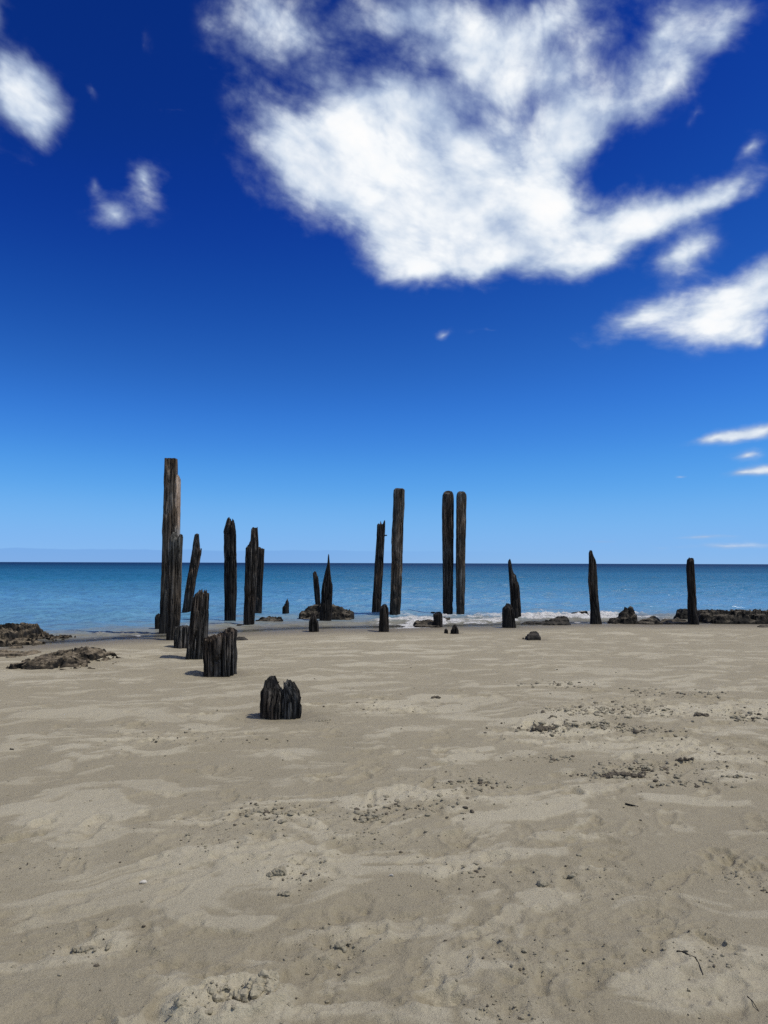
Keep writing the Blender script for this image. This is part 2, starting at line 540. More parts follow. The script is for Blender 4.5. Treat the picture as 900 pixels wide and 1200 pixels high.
# ------------------------------------------------------------------ sea sheet
yn = axis(12.5, 400, 0.0042)
yf = np.geomspace(yn[-1] * 1.03, 60000, 90)
YW = np.concatenate([yn, yf])
uw = np.linspace(-1, 1, 620)
sw = np.geomspace(0.02, 1, 20)
WW = 0.60 * YW + 1.0
EX = np.minimum(WW * 1.5 + 40, 40000)
XW = np.concatenate([-sw[::-1][None, :] * EX[:, None] - WW[:, None], uw[None, :] * WW[:, None], sw[None, :] * EX[:, None] + WW[:, None]], axis=1)
YWm = np.broadcast_to(YW[:, None], XW.shape).copy()
# push the near edge inland under the sand: the sheet starts landward of the waterline everywhere
dw = YWm - shore_y(XW)
depth = -ground_base(XW, YWm)
amp = sstep(0.02, 0.35, depth) * np.interp(YWm, [0, 60, 200, 400], [1, 1, 0.7, 0.0])
wv = np.zeros_like(XW)
wr = random.Random(3)
for i in range(16):
    lam = wr.choice([0.5, 0.7, 0.9, 1.3, 1.8, 2.4, 3.3, 5.0]) * wr.uniform(.85, 1.15)
    th = R(90 + wr.gauss(0, 16)); k = 2 * math.pi / lam
    ph = wr.uniform(0, 6.28)
    pert = 1.5 * fbm(XW * 0.22 / max(lam, .8), YWm * 0.12, seed=200 + i, oct=2)
    sn = np.sin(k * (XW * math.cos(th) + YWm * math.sin(th)) + ph + 4 * pert)
    fade = np.clip(1.6 - 0.0042 * YWm * 5 / lam, 0, 1)
    wv += fade * 0.0100 * lam ** 0.75 * (1 - 2 * np.abs(sn) ** 0.8 + 0.4)
wv *= 0.40 + 1.1 * fbm(XW * 0.15, YWm * 0.22, seed=222, oct=3)
# small shore wavelets that run up and break in the shallows
dn = dw + 0.9 * (fbm(XW * 0.35, YWm * 0.1, seed=231, oct=4) - 0.5) * 2
def crest(c, w_, h_):
    q = (dn - c) / w_
    return h_ * np.exp(-np.where(q < 0, (q * 2.2) ** 2, q ** 2))
seg = fbm(XW * 0.30, YWm * 0.30, seed=240, oct=3)
cr = crest(5.0, 0.9, 0.075) * sstep(0.35, 0.6, seg) + crest(2.8, 0.55, 0.055) * sstep(0.40, 0.62, 1 - seg) + crest(1.3, 0.35, 0.035)
run = crest(0.05, 0.22, 0.014)
# white water: strongest among the rocks from the middle to the right
xc = XW / YWm * 19.5
region = sstep(-0.9, 0.6, xc) * sstep(8.5, 6.0, xc) + 0.35 * sstep(-9, -6.5, xc) * sstep(-3.0, -6.5, xc) + 0.20 * sstep(2.0, -3.0, xc)
fz = fbm(XW * 0.9, YWm * 1.1, seed=251, oct=5, gain=0.6)
fz2 = fbm(XW * 3.5, YWm * 3.0, seed=255, oct=4, gain=0.6, ridged=True)
near_sh = sstep(-0.3, 0.3, dw) * sstep(6.5, 2.0, dw)
fz3 = fbm(XW * 1.6, YWm * 2.2, seed=258, oct=4, gain=0.6)
foam = region * near_sh * sstep(0.37, 0.54, fz) * (0.15 + 1.1 * fz2) * (0.40 + 1.3 * fz3)
foam = np.maximum(foam, 0.62 * np.exp(-((dn - 0.10) / 0.10) ** 2) * (0.3 + fz))
foam = np.maximum(foam, region * 0.6 * np.exp(-((dn - 4.4 - 1.5 * (fz - 0.5)) / 0.40) ** 2) * sstep(0.42, 0.6, seg) * (0.2 + 1.4 * fz3))
foam = np.maximum(foam, region * 0.8 * np.exp(-((dn - 2.4) / 0.35) ** 2) * sstep(0.42, 0.6, 1 - seg) * (0.5 + fz3))
foam = np.clip(foam, 0, 1)
ZW = 0.0 + wv * amp + cr * sstep(0.0, 0.08, depth) + run + foam * 0.16 * (fz2 - 0.3) * sstep(0.01, 0.08, depth)
ZW = np.where(dw < 0, np.minimum(ZW, 0.004) + dw * 0.06, ZW)
MAT_SEA = sea_material()
sea = grid_mesh('sea', XW, YWm, ZW, {'depth': np.maximum(depth, 0), 'foam': foam}, mat=MAT_SEA)
tag(sea, 'blue green sea with small ripples reaching the horizon', None, kind='structure')

# ------------------------------------------------------------------ timber piles
W_GREY = wood_material('grey_timber', (0.016, 0.014, 0.012), (0.088, 0.080, 0.066), (0.25, 0.235, 0.205), 0.0)
W_DARK = wood_material('dark_timber', (0.007, 0.006, 0.005), (0.045, 0.039, 0.033), (0.17, 0.155, 0.135), 0.0)
W_STUMP = wood_material('rotted_stump_timber', (0.006, 0.005, 0.005), (0.070, 0.063, 0.055), (0.26, 0.24, 0.21), 0.0, 0.25)
W_BLACK = wood_material('black_timber', (0.005, 0.005, 0.005), (0.032, 0.028, 0.025), (0.13, 0.118, 0.104), -0.02)


def pile(name, label, rows, top, mat, cat='timber pile', group=None, groove=0.10, gfreq=11, jag=0.03, ex=0.8, thick=1.0, seed=0, parent=None, N=110, M=90, Yc=None, knock=None, bury=0.5):
    """rows: (y_px, xl, xr) of the trunk from foot to head; top: (x_px, y_px) outline of the broken head, left to right."""
    yb, xl, xr = rows[0]
    foot = ground_hit(0.5 * (xl + xr), yb)
    hw0 = abs(at_depth(xr, yb, foot.y).x - at_depth(xl, yb, foot.y).x) * 0.5
    Y = (foot.y + hw0 * 0.8) if Yc is None else Yc
    rz, rc, rw = [], [], []
    for (y, a, b) in rows:
        A = at_depth(a, y, Y); B = at_depth(b, y, Y)
        rz.append(0.5 * (A.z + B.z)); rc.append(0.5 * (A.x + B.x)); rw.append(0.5 * (B.x - A.x))
    rz, rc, rw = map(np.array, (rz, rc, rw))
    # continue below the sand
    k = (rc[1] - rc[0]) / max(rz[1] - rz[0], 1e-3)
    rz = np.concatenate([[rz[0] - bury], rz]); rc = np.concatenate([[rc[0] - k * bury], rc]); rw = np.concatenate([[rw[0]], rw])
    T = [at_depth(x, y, Y) for x, y in top]
    tx = np.array([t.x for t in T]); tz = np.array([t.z for t in T])
    ts = (tx - np.interp(tz, rz, rc)) / np.interp(tz, rz, rw)
    ts = np.maximum.accumulate(ts + np.arange(len(ts)) * 1e-4)
    hmin, hmax = tz.min(), tz.max()
    dep = hw0 * thick
    th = np.linspace(0, 2 * np.pi, N, endpoint=False)
    cs, sn_ = np.cos(th), np.sin(th)
    S0 = np.sign(cs) * np.abs(cs) ** ex; T0 = np.sign(sn_) * np.abs(sn_) ** ex
    def height(s, t, a):
        H = np.interp(s, ts, tz)
        spine = 1 - sstep(0.25, 1.0, np.abs(t)) * (0.35 + 0.5 * vnoise(s * 2.2 + seed, t * 2.2 + 9.1, seed=seed + 3))
        H = hmin + (H - hmin) * spine
        H = H - jag * vnoise(s * gfreq * 0.55 + 31, t * gfreq * 0.55 + 7, seed=seed + 5) * 2.2 - jag * 0.8 * vnoise(s * gfreq * 1.5, t * gfreq * 1.5, seed=seed + 6)
        return H
    def radial(th_, z):
        a = th_ * gfreq / (2 * np.pi)
        # periodic noise round the trunk, long in z
        cx_, sy_ = np.cos(th_) * gfreq / 6.28 * 1.6, np.sin(th_) * gfreq / 6.28 * 1.6
        n1 = 1 - np.abs(2 * vnoise(cx_ + 11, sy_ + 5, z * 0.9 + seed, seed=seed + 11) - 1)
        n2 = 1 - np.abs(2 * vnoise(cx_ * 2.3 + 3, sy_ * 2.3, z * 1.9, seed=seed + 12) - 1)
        n3 = vnoise(cx_ * 0.5, sy_ * 0.5, z * 2.2, seed=seed + 13)
        cr1 = np.exp(-((n1 - 1) / 0.10) ** 2); cr2 = np.exp(-((n2 - 1) / 0.16) ** 2)
        n4 = vnoise(cx_ * 0.8 + 7, sy_ * 0.8, z * 6.5, seed=seed + 14)
        return 1 + groove * (0.45 - n1 ** 2 * 0.5 - 2.0 * cr1 - 0.9 * cr2) + groove * 0.9 * (n3 - 0.5) + 0.10 * (n4 - 0.5) * (0.4 + groove * 4)
    qs = np.linspace(0, 1, M) ** 0.9
    verts = []
    Htop = height(S0, T0, th)
    z0 = rz[0]
    for q in qs:
        z = z0 + q * (Htop - z0)
        rr = radial(th, z)
        w = np.interp(z, rz, rw); c = np.interp(z, rz, rc)
        verts.append(np.stack([c + S0 * rr * w, Y + T0 * rr * dep * (w / hw0) ** 0.5, z], -1))
    for r in (0.86, 0.70, 0.54, 0.38, 0.22, 0.08):
        H = height(S0 * r, T0 * r, th)
        rr = 1 + (radial(th, H) - 1) * r
        w = np.interp(H, rz, rw); c = np.interp(H, rz, rc)
        verts.append(np.stack([c + S0 * r * rr * w, Y + T0 * r * rr * dep * (w / hw0) ** 0.5, H], -1))
    K = len(verts)
    V = np.concatenate(verts)
    V = np.concatenate([V, [V[-N:].mean(0)], [[np.interp(z0, rz, rc), Y, z0]]])
    F = []
    for r in range(K - 1):
        for i in range(N):
            j = (i + 1) % N
            F.append((r * N + i, r * N + j, (r + 1) * N + j, (r + 1) * N + i))
    for i in range(N):
        j = (i + 1) % N
        F.append(((K - 1) * N + i, (K - 1) * N + j, K * N))
        F.append((j, i, K * N + 1))
    org = np.array([np.interp(foot.z, rz, rc), Y, foot.z])
    if parent is not None:
        org = np.array(parent.location)
    o = mesh_obj(name, V - org, F, mat, smooth=False)
    o.data.polygons.foreach_set('use_smooth', [True] * len(o.data.polygons))
    try:
        o.data.set_sharp_from_angle(angle=R(38))
    except Exception:
        pass
    if parent is not None:
        o.parent = parent
    else:
        o.location = org
        tag(o, label, cat, group)
    return o


def box_part(name, lo, hi, mat, parent, bev=0.01):
    bm = bmesh.new()
    bmesh.ops.create_cube(bm, size=1)
    for v in bm.verts:
        v.co = Vector(((lo[i] + hi[i]) / 2 + v.co[i] * (hi[i] - lo[i])) for i in range(3)) - parent.location
    bmesh.ops.bevel(bm, geom=bm.edges[:], offset=bev, segments=2, affect='EDGES')
    me = bpy.data.meshes.new(name); bm.to_mesh(me); bm.free(); me.materials.append(mat)
    o = bpy.data.objects.new(name, me); COL.objects.link(o); o.parent = parent
    return o


G = 'weathered piles of the ruined jetty'
# --- left cluster
a1 = pile('jetty_pile', 'tallest pile of all, grey and square-cut with a flat top',
          [(744, 187, 201), (720, 188, 203), (700, 188.5, 204.5), (660, 190.5, 206), (640, 191, 207), (615, 191.5, 207.5), (608, 192, 207.5), (560, 193, 207.5), (537, 193.7, 207.4)],
          [(193.7, 537), (207.4, 537)], W_GREY, group=G, groove=0.07, gfreq=9, jag=0.008, ex=0.5, seed=1, M=150)
Ya1 = a1.location.y
W_SUNLIT = wood_material('sunlit_timber', (0.05, 0.045, 0.038), (0.26, 0.235, 0.20), (0.46, 0.43, 0.38), 0.05)  # lighter timber for the slab: the sunlit edge is put into the colour
sl = pile('side_slab', None, [(640, 203, 210), (612, 203, 210), (600, 204, 210.5), (556, 204, 211)], [(204, 558), (206.5, 555), (209, 556), (211, 561)], W_SUNLIT,
          groove=0.09, gfreq=6, jag=0.01, ex=0.6, seed=2, parent=a1, Yc=Ya1 + 0.03, bury=0.02, N=50, M=60)
sl['label'] = 'split plank, sunlit brightness in its colour, running down the right edge of the tall pile'
a2 = pile('jetty_pile', 'broad split grey pile standing against the front right of the tallest pile',
          [(749, 195.2, 209), (730, 196, 210.5), (700, 196.5, 212), (660, 198, 212.5), (640, 199.5, 213), (624, 200, 213.8)],
          [(199, 634), (200.5, 626), (203, 622), (206, 621), (208.5, 628), (210, 626), (211.5, 624), (213.8, 625)], W_GREY, group=G, groove=0.13, gfreq=12, jag=0.03, ex=0.75, seed=3, M=110)
pile('pile_stump', 'small dark stump just left of the foot of the tallest pile', [(739, 181.8, 190), (717, 182, 189)], [(182, 722), (184, 717.5), (187, 718), (189, 724)],
     W_BLACK, cat='stump', groove=0.15, gfreq=8, seed=4, N=60, M=30)
pile('jetty_pile', 'thin leaning pile with a forked top, in the water beside the tallest pile',
     [(722, 213, 223), (700, 216, 226.5), (680, 219.5, 229.5), (660, 223, 233.5), (645, 225.5, 236), (624, 228.5, 238)],
     [(228.6, 626), (230, 624.5), (233, 625), (234, 637), (234.6, 648), (235.2, 645), (236, 642), (238, 642)], W_DARK, group=G, groove=0.12, gfreq=9, jag=0.02, ex=0.75, seed=5)
pile('jetty_pile', 'dark pile with a twin-pointed jagged head, third tall pile from the left',
     [(730, 263.8, 276.4), (700, 263.6, 277), (660, 263, 277), (630, 262.6, 276.2), (604, 262.6, 276)],
     [(262.6, 623), (264, 614), (266, 607.5), (268.3, 604), (270, 607), (271.5, 611), (273, 606.5), (274.5, 609), (276, 622)], W_BLACK, group=G, groove=0.12, gfreq=11, jag=0.03, ex=0.8, seed=6)
pile('jetty_pile', 'dark pile with one narrow square prong rising from its right side',
     [(734, 285.6, 297.6), (700, 286.6, 300), (660, 287.8, 302), (640, 288.3, 302.6), (600, 289, 303)],
     [(289, 641), (290.5, 638.5), (292, 637), (293, 634), (294.3, 632), (294.8, 618), (296.5, 616.5), (299, 618), (301.8, 616), (302.6, 640)],
     W_DARK, group=G, groove=0.13, gfreq=11, jag=0.025, ex=0.75, seed=7)
pile('jetty_pile', 'shorter dark pile half hidden behind the pronged pile',
     [(721, 297, 306.2), (690, 299, 307.6), (660, 300.5, 309.4), (640, 301, 309.7)], [(301, 641), (304, 640), (306, 641.5), (309.7, 642.5)],
     W_BLACK, group=G, groove=0.12, gfreq=9, jag=0.02, seed=8)
pile('pile_stump', 'small black spike sticking up from the shallows, alone right of the pronged pile', [(722, 330.8, 338.8), (710, 331.3, 338.6), (700, 332, 338.4)],
     [(331.2, 711), (334, 706), (336.8, 700), (338.4, 705)], W_BLACK, cat='stump', groove=0.12, gfreq=7, seed=9, N=60, M=30)
# --- near stumps
pile('pile_stump', 'squat flat-topped grey stump between the tallest pile and the leaning post', [(758, 204.3, 223), (732, 205.5, 224)],
     [(205.5, 733), (210, 732.5), (216, 732), (220, 733), (224, 732)], W_STUMP, cat='stump', groove=0.13, gfreq=13, jag=0.02, ex=0.65, seed=10)
pile('jetty_pile', 'short ragged post leaning right with a split slanting head, behind the square stump',
     [(771, 219.6, 240.6), (745, 221.5, 242), (720, 224.5, 243.5), (700, 227.5, 244), (688, 229.5, 244)],
     [(229.4, 696), (231, 691), (234, 689.5), (237, 688.5), (240, 690), (243.2, 688), (244, 697)], W_STUMP, group=G, groove=0.20, gfreq=13, jag=0.05, ex=0.75, seed=11, N=150)
pile('pile_stump', 'thick square grooved stump rising to its right corner, on dry sand',
     [(791, 240.8, 274.8), (760, 241, 275.2), (733, 241.5, 274.5)],
     [(241, 745), (246, 743.5), (252, 741.5), (258, 739), (263, 736.5), (268, 734), (272, 732.5), (274.6, 735)], W_STUMP, cat='stump', groove=0.24, gfreq=19, jag=0.035, ex=0.5, thick=0.95, seed=12, N=190, M=80)
pile('pile_stump', 'nearest stump, black and rotted into upright fins with a gap in its top',
     [(841, 307, 351), (825, 306.4, 352), (810, 307, 352.5), (800, 308, 350), (788, 309, 348)],
     [(307, 815), (309, 800), (313, 791), (318, 788.5), (323, 791), (325.5, 798), (328, 801.5), (331, 804), (332.8, 801), (333.8, 794.5), (336, 794), (337.5, 796), (339.8, 793.5), (342.5, 796), (346, 806), (350, 816), (352, 824)],
     W_STUMP, cat='stump', groove=0.36, gfreq=23, jag=0.035, ex=0.85, thick=0.75, seed=13, N=230, M=90)
# --- middle
pile('jetty_pile', 'thin black post leaning left behind the spiky pile on the dark rock', [(712, 370, 376), (690, 368, 374.5), (669, 366.4, 372)], [(366.6, 671), (368.5, 669), (370.5, 669.5), (372, 675)],
     W_BLACK, group=G, groove=0.12, gfreq=7, jag=0.01, seed=14, N=60, M=50)
pile('jetty_pile', 'black pile splintered to one tall thin spike, beside the dark rock',
     [(729, 374.6, 388), (710, 375.4, 389), (690, 376.5, 389.4), (660, 378, 389)],
     [(376.6, 693), (378, 684), (379.5, 676), (381.6, 667), (383.6, 660), (384.4, 649.5), (385, 647), (386, 652), (387, 668), (388, 679), (389.2, 684)],
     W_BLACK, group=G, groove=0.17, gfreq=12, jag=0.03, seed=15)
pile('pile_stump', 'low black stump in front of the spiky pile at the water edge', [(739.5, 361.6, 373), (716, 362.6, 371.5)], [(362.6, 726), (364.5, 718), (367, 716), (369.5, 719), (371.5, 727)],
     W_BLACK, cat='stump', groove=0.16, gfreq=8, seed=16, N=70, M=30)
k1 = pile('jetty_pile', 'dark post with splintered teeth on top, left of the taller square post',
     [(721, 435.4, 445.8), (690, 437.6, 447.6), (660, 439.3, 449.4), (630, 441.2, 451), (609, 442.4, 451.6)],
     [(442.4, 614), (443.6, 612.5), (445.2, 614), (446, 609.5), (447.3, 613), (448.5, 613.5), (449.5, 611.5), (450.6, 608), (451.6, 610)], W_DARK, group=G, groove=0.10, gfreq=8, jag=0.02, ex=0.6, seed=17)
bp_ = at_depth(451.2, 627.4, k1.location.y)
bm = bmesh.new(); bmesh.ops.create_cone(bm, cap_ends=True, segments=10, radius1=0.022, radius2=0.018, depth=0.09, matrix=Matrix.Translation(bp_ + Vector((0.02, -0.02, 0)) - k1.location) @ Matrix.Rotation(R(90), 4, 'Y'))
me = bpy.data.meshes.new('iron_bolt'); bm.to_mesh(me); bm.free(); me.materials.append(W_BLACK)
ib = bpy.data.objects.new('iron_bolt', me); COL.objects.link(ib); ib.parent = k1
pile('jetty_pile', 'tall square-cut post with a pale strip and a notch half way up',
     [(722.5, 456.4, 469), (690, 457.5, 470.4), (660, 458.6, 471.5), (639, 459, 472), (636, 458.6, 472), (610, 460, 473), (594, 460.6, 474.4), (572, 461.2, 474.6)],
     [(461.2, 574), (463, 572), (466, 571.5), (472, 572), (474.6, 573.5)], W_GREY, group=G, groove=0.07, gfreq=8, jag=0.01, ex=0.55, seed=18, M=140)
pile('pile_stump', 'dark round-headed stump at the water edge below the toothed post', [(739.5, 444.2, 456), (725, 444.4, 455.4), (708, 444.6, 455.6)], [(444.4, 711), (447, 708), (450, 706.8), (453, 707.5), (455.6, 711)],
     W_DARK, cat='stump', groove=0.14, gfreq=8, seed=19, N=70, M=40)
pile('jetty_pile', 'tall dark round-topped pile, left one of the close pair',
     [(721, 519.2, 530.6), (690, 518.9, 531), (640, 518.3, 531.4), (600, 518.1, 531.8), (586, 518.2, 531.9), (579, 518.6, 531.5), (575, 519.4, 530.7)],
     [(518.6, 580), (519.8, 577), (522, 575.2), (526, 574.9), (529, 575.6), (531, 577.6), (531.6, 581)], W_DARK, group=G, groove=0.05, gfreq=7, jag=0.006, ex=0.7, seed=20, M=140)
pile('jetty_pile', 'tall grey round-topped pile, right one of the close pair',
     [(721.5, 534.6, 544), (690, 534.4, 545), (640, 534.4, 545.6), (600, 534.6, 546.4), (583, 534.9, 546.8), (578, 535.4, 546.4)],
     [(535, 580), (536, 577), (538, 575.6), (542, 575.4), (545, 576.6), (546.6, 580)], W_GREY, group=G, groove=0.06, gfreq=7, jag=0.006, ex=0.7, seed=21, M=140)
pile('jetty_pile', 'stepped pointed pile narrowing upward, behind the blunt black stump',
     [(726.5, 599, 611), (700, 598.3, 609.3), (690, 597.7, 608.8), (672, 596.5, 607), (655, 595.4, 606)],
     [(595.4, 658), (596.4, 655), (598, 654.3), (599, 659), (600, 666), (602, 671), (604.4, 673), (605, 680), (607.4, 681), (608.4, 690)], W_BLACK, group=G, groove=0.10, gfreq=8, jag=0.02, seed=22)
pile('pile_stump', 'blunt black stump with a slanted head in front of the stepped pile', [(735, 588.8, 603.8), (718, 588.8, 602.6), (706, 589.2, 601.4)], [(589, 713), (591, 709), (595, 705), (598.5, 707), (601.4, 711)],
     W_BLACK, cat='stump', groove=0.12, gfreq=8, seed=23, N=80, M=40)
pile('pile_stump', 'small square black stump standing on the low reef below the close pair', [(735, 508, 518.8), (717, 508, 518.4)], [(508, 718), (512, 717), (516, 717.6), (518.4, 718.4)],
     W_BLACK, cat='stump', groove=0.14, gfreq=8, seed=24, N=70, M=30)
pile('pile_stump', 'tiny black pointed peg on the sand below the close pair', [(742, 520.4, 525.2), (734, 521.4, 524.4)], [(521.2, 736.5), (522.6, 733.8), (524.6, 737)],
     W_BLACK, cat='stump', groove=0.14, gfreq=6, seed=25, N=40, M=16)
pile('pile_stump', 'small notched black stump right of the tiny peg on the sand', [(742, 528, 537.6), (730, 530, 537.2)], [(529.5, 737), (531, 731.5), (533, 730.3), (535, 731), (536.6, 734.5), (537.4, 737)],
     W_BLACK, cat='stump', groove=0.16, gfreq=7, seed=26, N=60, M=20)
pile('jetty_pile', 'lone dark post with a chipped left shoulder, second from the right end',
     [(731.5, 692, 704.6), (715, 692.2, 702), (700, 691.4, 700.8), (680, 689.6, 699.6), (660, 690.4, 698.2), (644, 690.3, 697)],
     [(690.4, 647), (691.4, 644), (693.4, 644), (695, 650), (696.4, 653), (697, 657)], W_DARK, group=G, groove=0.12, gfreq=8, jag=0.02, seed=27)
pile('jetty_pile', 'lone dark post with a hooked cap, right end of the row among reef rocks',
     [(732, 807, 818.8), (715, 806.6, 816.5), (700, 806, 815.2), (680, 805.2, 814), (665, 804.8, 813.2), (653, 805.6, 812.6)],
     [(805, 660), (805.6, 655), (807.6, 652.6), (810, 653.4), (812.4, 653.2)], W_BLACK, group=G, groove=0.14, gfreq=8, jag=0.02, seed=28)

# ------------------------------------------------------------------ rocks
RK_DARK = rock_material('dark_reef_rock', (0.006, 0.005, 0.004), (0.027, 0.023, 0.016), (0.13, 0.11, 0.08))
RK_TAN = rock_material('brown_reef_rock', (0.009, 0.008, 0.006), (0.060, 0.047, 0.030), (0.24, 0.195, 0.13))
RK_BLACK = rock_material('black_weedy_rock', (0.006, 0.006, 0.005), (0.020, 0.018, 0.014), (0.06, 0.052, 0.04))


def rock(label, ybase, prof, depth, mat, seed=0, rough=0.35, name='rock', nc=None, nr=None, group=None, flat=0.5, holes=0.0, hs=1.0):
    """prof: silhouette (x_px, y_px) left to right; a ledged lump with undercut, knobbly sides."""
    xs = [p[0] for p in prof]
    P = ground_hit(0.5 * (xs[0] + xs[-1]), ybase)
    Y = P.y + depth * 0.5
    T = [at_depth(x, y, Y) for x, y in prof]
    tx = np.array([t.x for t in T]); tz = np.array([t.z for t in T]) 
    gz = float(ground_base(np.array([P.x]), np.array([Y]))[0])
    wid = tx[-1] - tx[0]; cx = 0.5 * (tx[0] + tx[-1])
    hmax = tz.max() - gz
    nc = nc or int(min(260, max(40, wid * 70)))
    nr = nr or int(min(140, max(26, depth * 60)))
    s = np.linspace(-1.06, 1.06, nc)[None, :] * np.ones((nr, 1)); t = np.linspace(-1.1, 1.1, nr)[:, None] * np.ones((1, nc))
    x = cx + s * wid / 2; y = Y + t * depth / 2
    n_out = fbm(x * 2.6 + seed, y * 2.6, seed=300 + seed, oct=4) - 0.5
    edge = 1 - (np.abs(t + 0.5 * n_out) ** 3.0) - (np.clip(np.abs(s) + 0.10 * n_out, 0, 2) ** 14)
    edge = np.clip(edge, -0.6, 1)
    body = sstep(0.0, 0.55, edge)
    H = (np.interp(x, tx, tz) - gz) * hs
    ridge = fbm(x * 3.0, y * 9.0, seed=320 + seed, oct=5, gain=0.6, ridged=True) - 0.62
    lum = fbm(x * 2.4, y * 3.0, seed=340 + seed, oct=3) - 0.5
    spine = np.exp(-((t - 0.1 + 1.0 * lum) / flat) ** 2) * (1 - 0.45) + 0.45
    z = H * body * spine * (1 + rough * 0.7 * lum) + rough * min(hmax, 0.5) * 1.2 * ridge * body
    if holes:
        hl = fbm(x * 3.2, y * 3.6, seed=390 + seed, oct=4, gain=0.6)
        z = z - holes * hmax * sstep(0.50, 0.62, hl)
    # strata: soft steps
    st = max(hmax / 3.2, 0.03) * (0.8 + 0.5 * fbm(x * 0.9, y * 0.9, seed=380 + seed, oct=2))
    fz_ = z / st + 0.35 * lum; z = st * (np.floor(fz_) - 0.35 * lum + sstep(0.45, 0.95, fz_ - np.floor(fz_))) * 0.45 + z * 0.55
    # overhangs: swell outward where high
    k = np.clip(z / max(hmax, .02), 0, 1) * 0.10
    x = x + (s * k * 0.5 * wid * 0.06 + 0.05 * (fbm(x * 7, y * 7, z * 12, seed=360 + seed, oct=3) - 0.5) * min(1, hmax * 4))
    y = y + (0.10 * (fbm(x * 6, y * 6 + 4, z * 14, seed=370 + seed, oct=3) - 0.5)) * min(1, hmax * 4)
    z = gz + z - (1 - sstep(-0.15, 0.25, edge)) * 0.12 - 0.02
    org = np.array([cx, Y, gz])
    o = grid_mesh(name, x - org[0], y - org[1], z - org[2], mat=mat, smooth=True)
    # underside, so that it is a closed lump
    me = o.data
    bm = bmesh.new(); bm.from_mesh(me)
    be = [e for e in bm.edges if e.is_boundary]
    r = bmesh.ops.extrude_edge_only(bm, edges=be)
    for v in r['geom']:
        if isinstance(v, bmesh.types.BMVert): v.co.z = min(v.co.z, 0) - 0.25
    be = [e for e in bm.edges if e.is_boundary]
    bmesh.ops.edgeloop_fill(bm, edges=be)
    bmesh.ops.recalc_face_normals(bm, faces=bm.faces)
    bm.to_mesh(me); bm.free()
    me.polygons.foreach_set('use_smooth', [True] * len(me.polygons))
    me.set_sharp_from_angle(angle=R(50))
    o.location = org
    tag(o, label, 'rock', group)
    return o


GR = 'low reef rocks along the waterline'
rock('big brown ledged rock at the left edge of the beach, dark weed on its back', 758, [(-60, 742), (-30, 733), (0, 734), (8, 731), (15, 731), (24, 731.5), (28, 738), (30, 744), (40, 745), (52, 747), (62, 751), (75, 754), (83, 758)], 2.0, RK_TAN, seed=1, rough=0.6, flat=1.4, holes=0.5, hs=0.85)
rock('flat pale brown rock shelf low in the sand at the left edge', 772.5, [(-40, 764), (0, 762), (10, 763), (20, 764), (28, 763), (36, 765), (41, 771)], 1.1, RK_TAN, seed=2, rough=0.6, flat=0.9, holes=0.8)
rock('low ragged brown rock spreading right over the sand, nearest on the left', 784, [(25, 777), (32, 771), (42, 768), (52, 766), (62, 761.5), (75, 760.5), (88, 759.5), (100, 760.5), (108, 765), (114, 769), (126, 771), (138, 773), (146, 774.5), (150, 776), (160, 778), (166, 783)], 2.0, RK_TAN, seed=3, rough=0.6, flat=1.5, holes=0.8, hs=0.78)
rock('small flat stone in front of the big left rock', 760, [(10, 757), (16, 754), (24, 754), (27, 757)], 0.15, RK_TAN, seed=4)
rock('dark blocky rock under the spiky pile, in the shallows', 727, [(350, 720), (353, 715), (360, 711), (368, 708), (380, 708.5), (390, 708), (398, 711), (405, 714), (412, 715), (416, 720)], 1.0, RK_DARK, seed=5)
rock('low weedy rock in the shallows between the pronged pile and the black spike', 731, [(298, 727), (304, 724), (312, 722.5), (322, 721.5), (329, 722.5), (332, 726)], 0.6, RK_DARK, seed=6, group=GR)
rock('thin dark stone left of the weedy rock, behind the square stump', 735, [(273, 733), (279, 730.5), (286, 731.5)], 0.4, RK_BLACK, seed=7)
rock('little flat dark stone on the wet sand right of the square stump', 750.5, [(274, 748), (279, 745), (286, 745), (291, 748.5)], 0.35, RK_BLACK, seed=8)
rock('flat weedy rock at the water edge left of the small square stump', 735.5, [(484, 731), (487, 726.5), (497, 725.5), (508, 726), (516, 729)], 0.7, RK_DARK, seed=9, group=GR)
rock('low rock right of the small square stump, below the close pair', 731, [(516, 725), (520, 722), (527, 722), (531, 725), (533, 728)], 0.6, RK_DARK, seed=10, group=GR)
rock('thin dark ledge in the surf behind the small square stump', 721.5, [(500, 719), (505, 716.5), (515, 716.5), (519, 719)], 0.6, RK_BLACK, seed=11, group=GR)
rock('long low dark rock right of the blunt stump, higher at its right end', 733, [(610, 731), (620, 727.5), (632, 727), (644, 725.5), (653, 723), (660, 721), (665, 724), (668, 730)], 0.9, RK_BLACK, seed=12)
rock('thin dark ledge in the sea behind the stepped pile', 718.5, [(608, 717), (614, 714.8), (622, 715), (632, 717)], 0.8, RK_BLACK, seed=13, group=GR)
rock('round-backed black boulder alone on the sand right of the blunt stump', 749, [(616, 746), (618, 742), (623, 739.3), (629, 739), (632, 741), (632.8, 746)], 0.42, RK_BLACK, seed=14, rough=0.2)
rock('tiny black pebble left of the round-backed boulder', 748, [(612, 747), (613, 745), (614.5, 747)], 0.1, RK_BLACK, seed=15)
rock('low dark rock behind the lone post with the chipped shoulder', 724, [(664, 721), (670, 718.5), (678, 715.5), (686, 715.5), (692, 719)], 0.8, RK_DARK, seed=16, group=GR)
rock('upright two-lobed dark rock right of the chipped post', 731.5, [(711, 729), (716, 724), (724, 724), (729, 716), (733, 710.5), (737, 714), (740, 710), (743.5, 712), (744, 724), (745, 730)], 0.7, RK_DARK, seed=17)
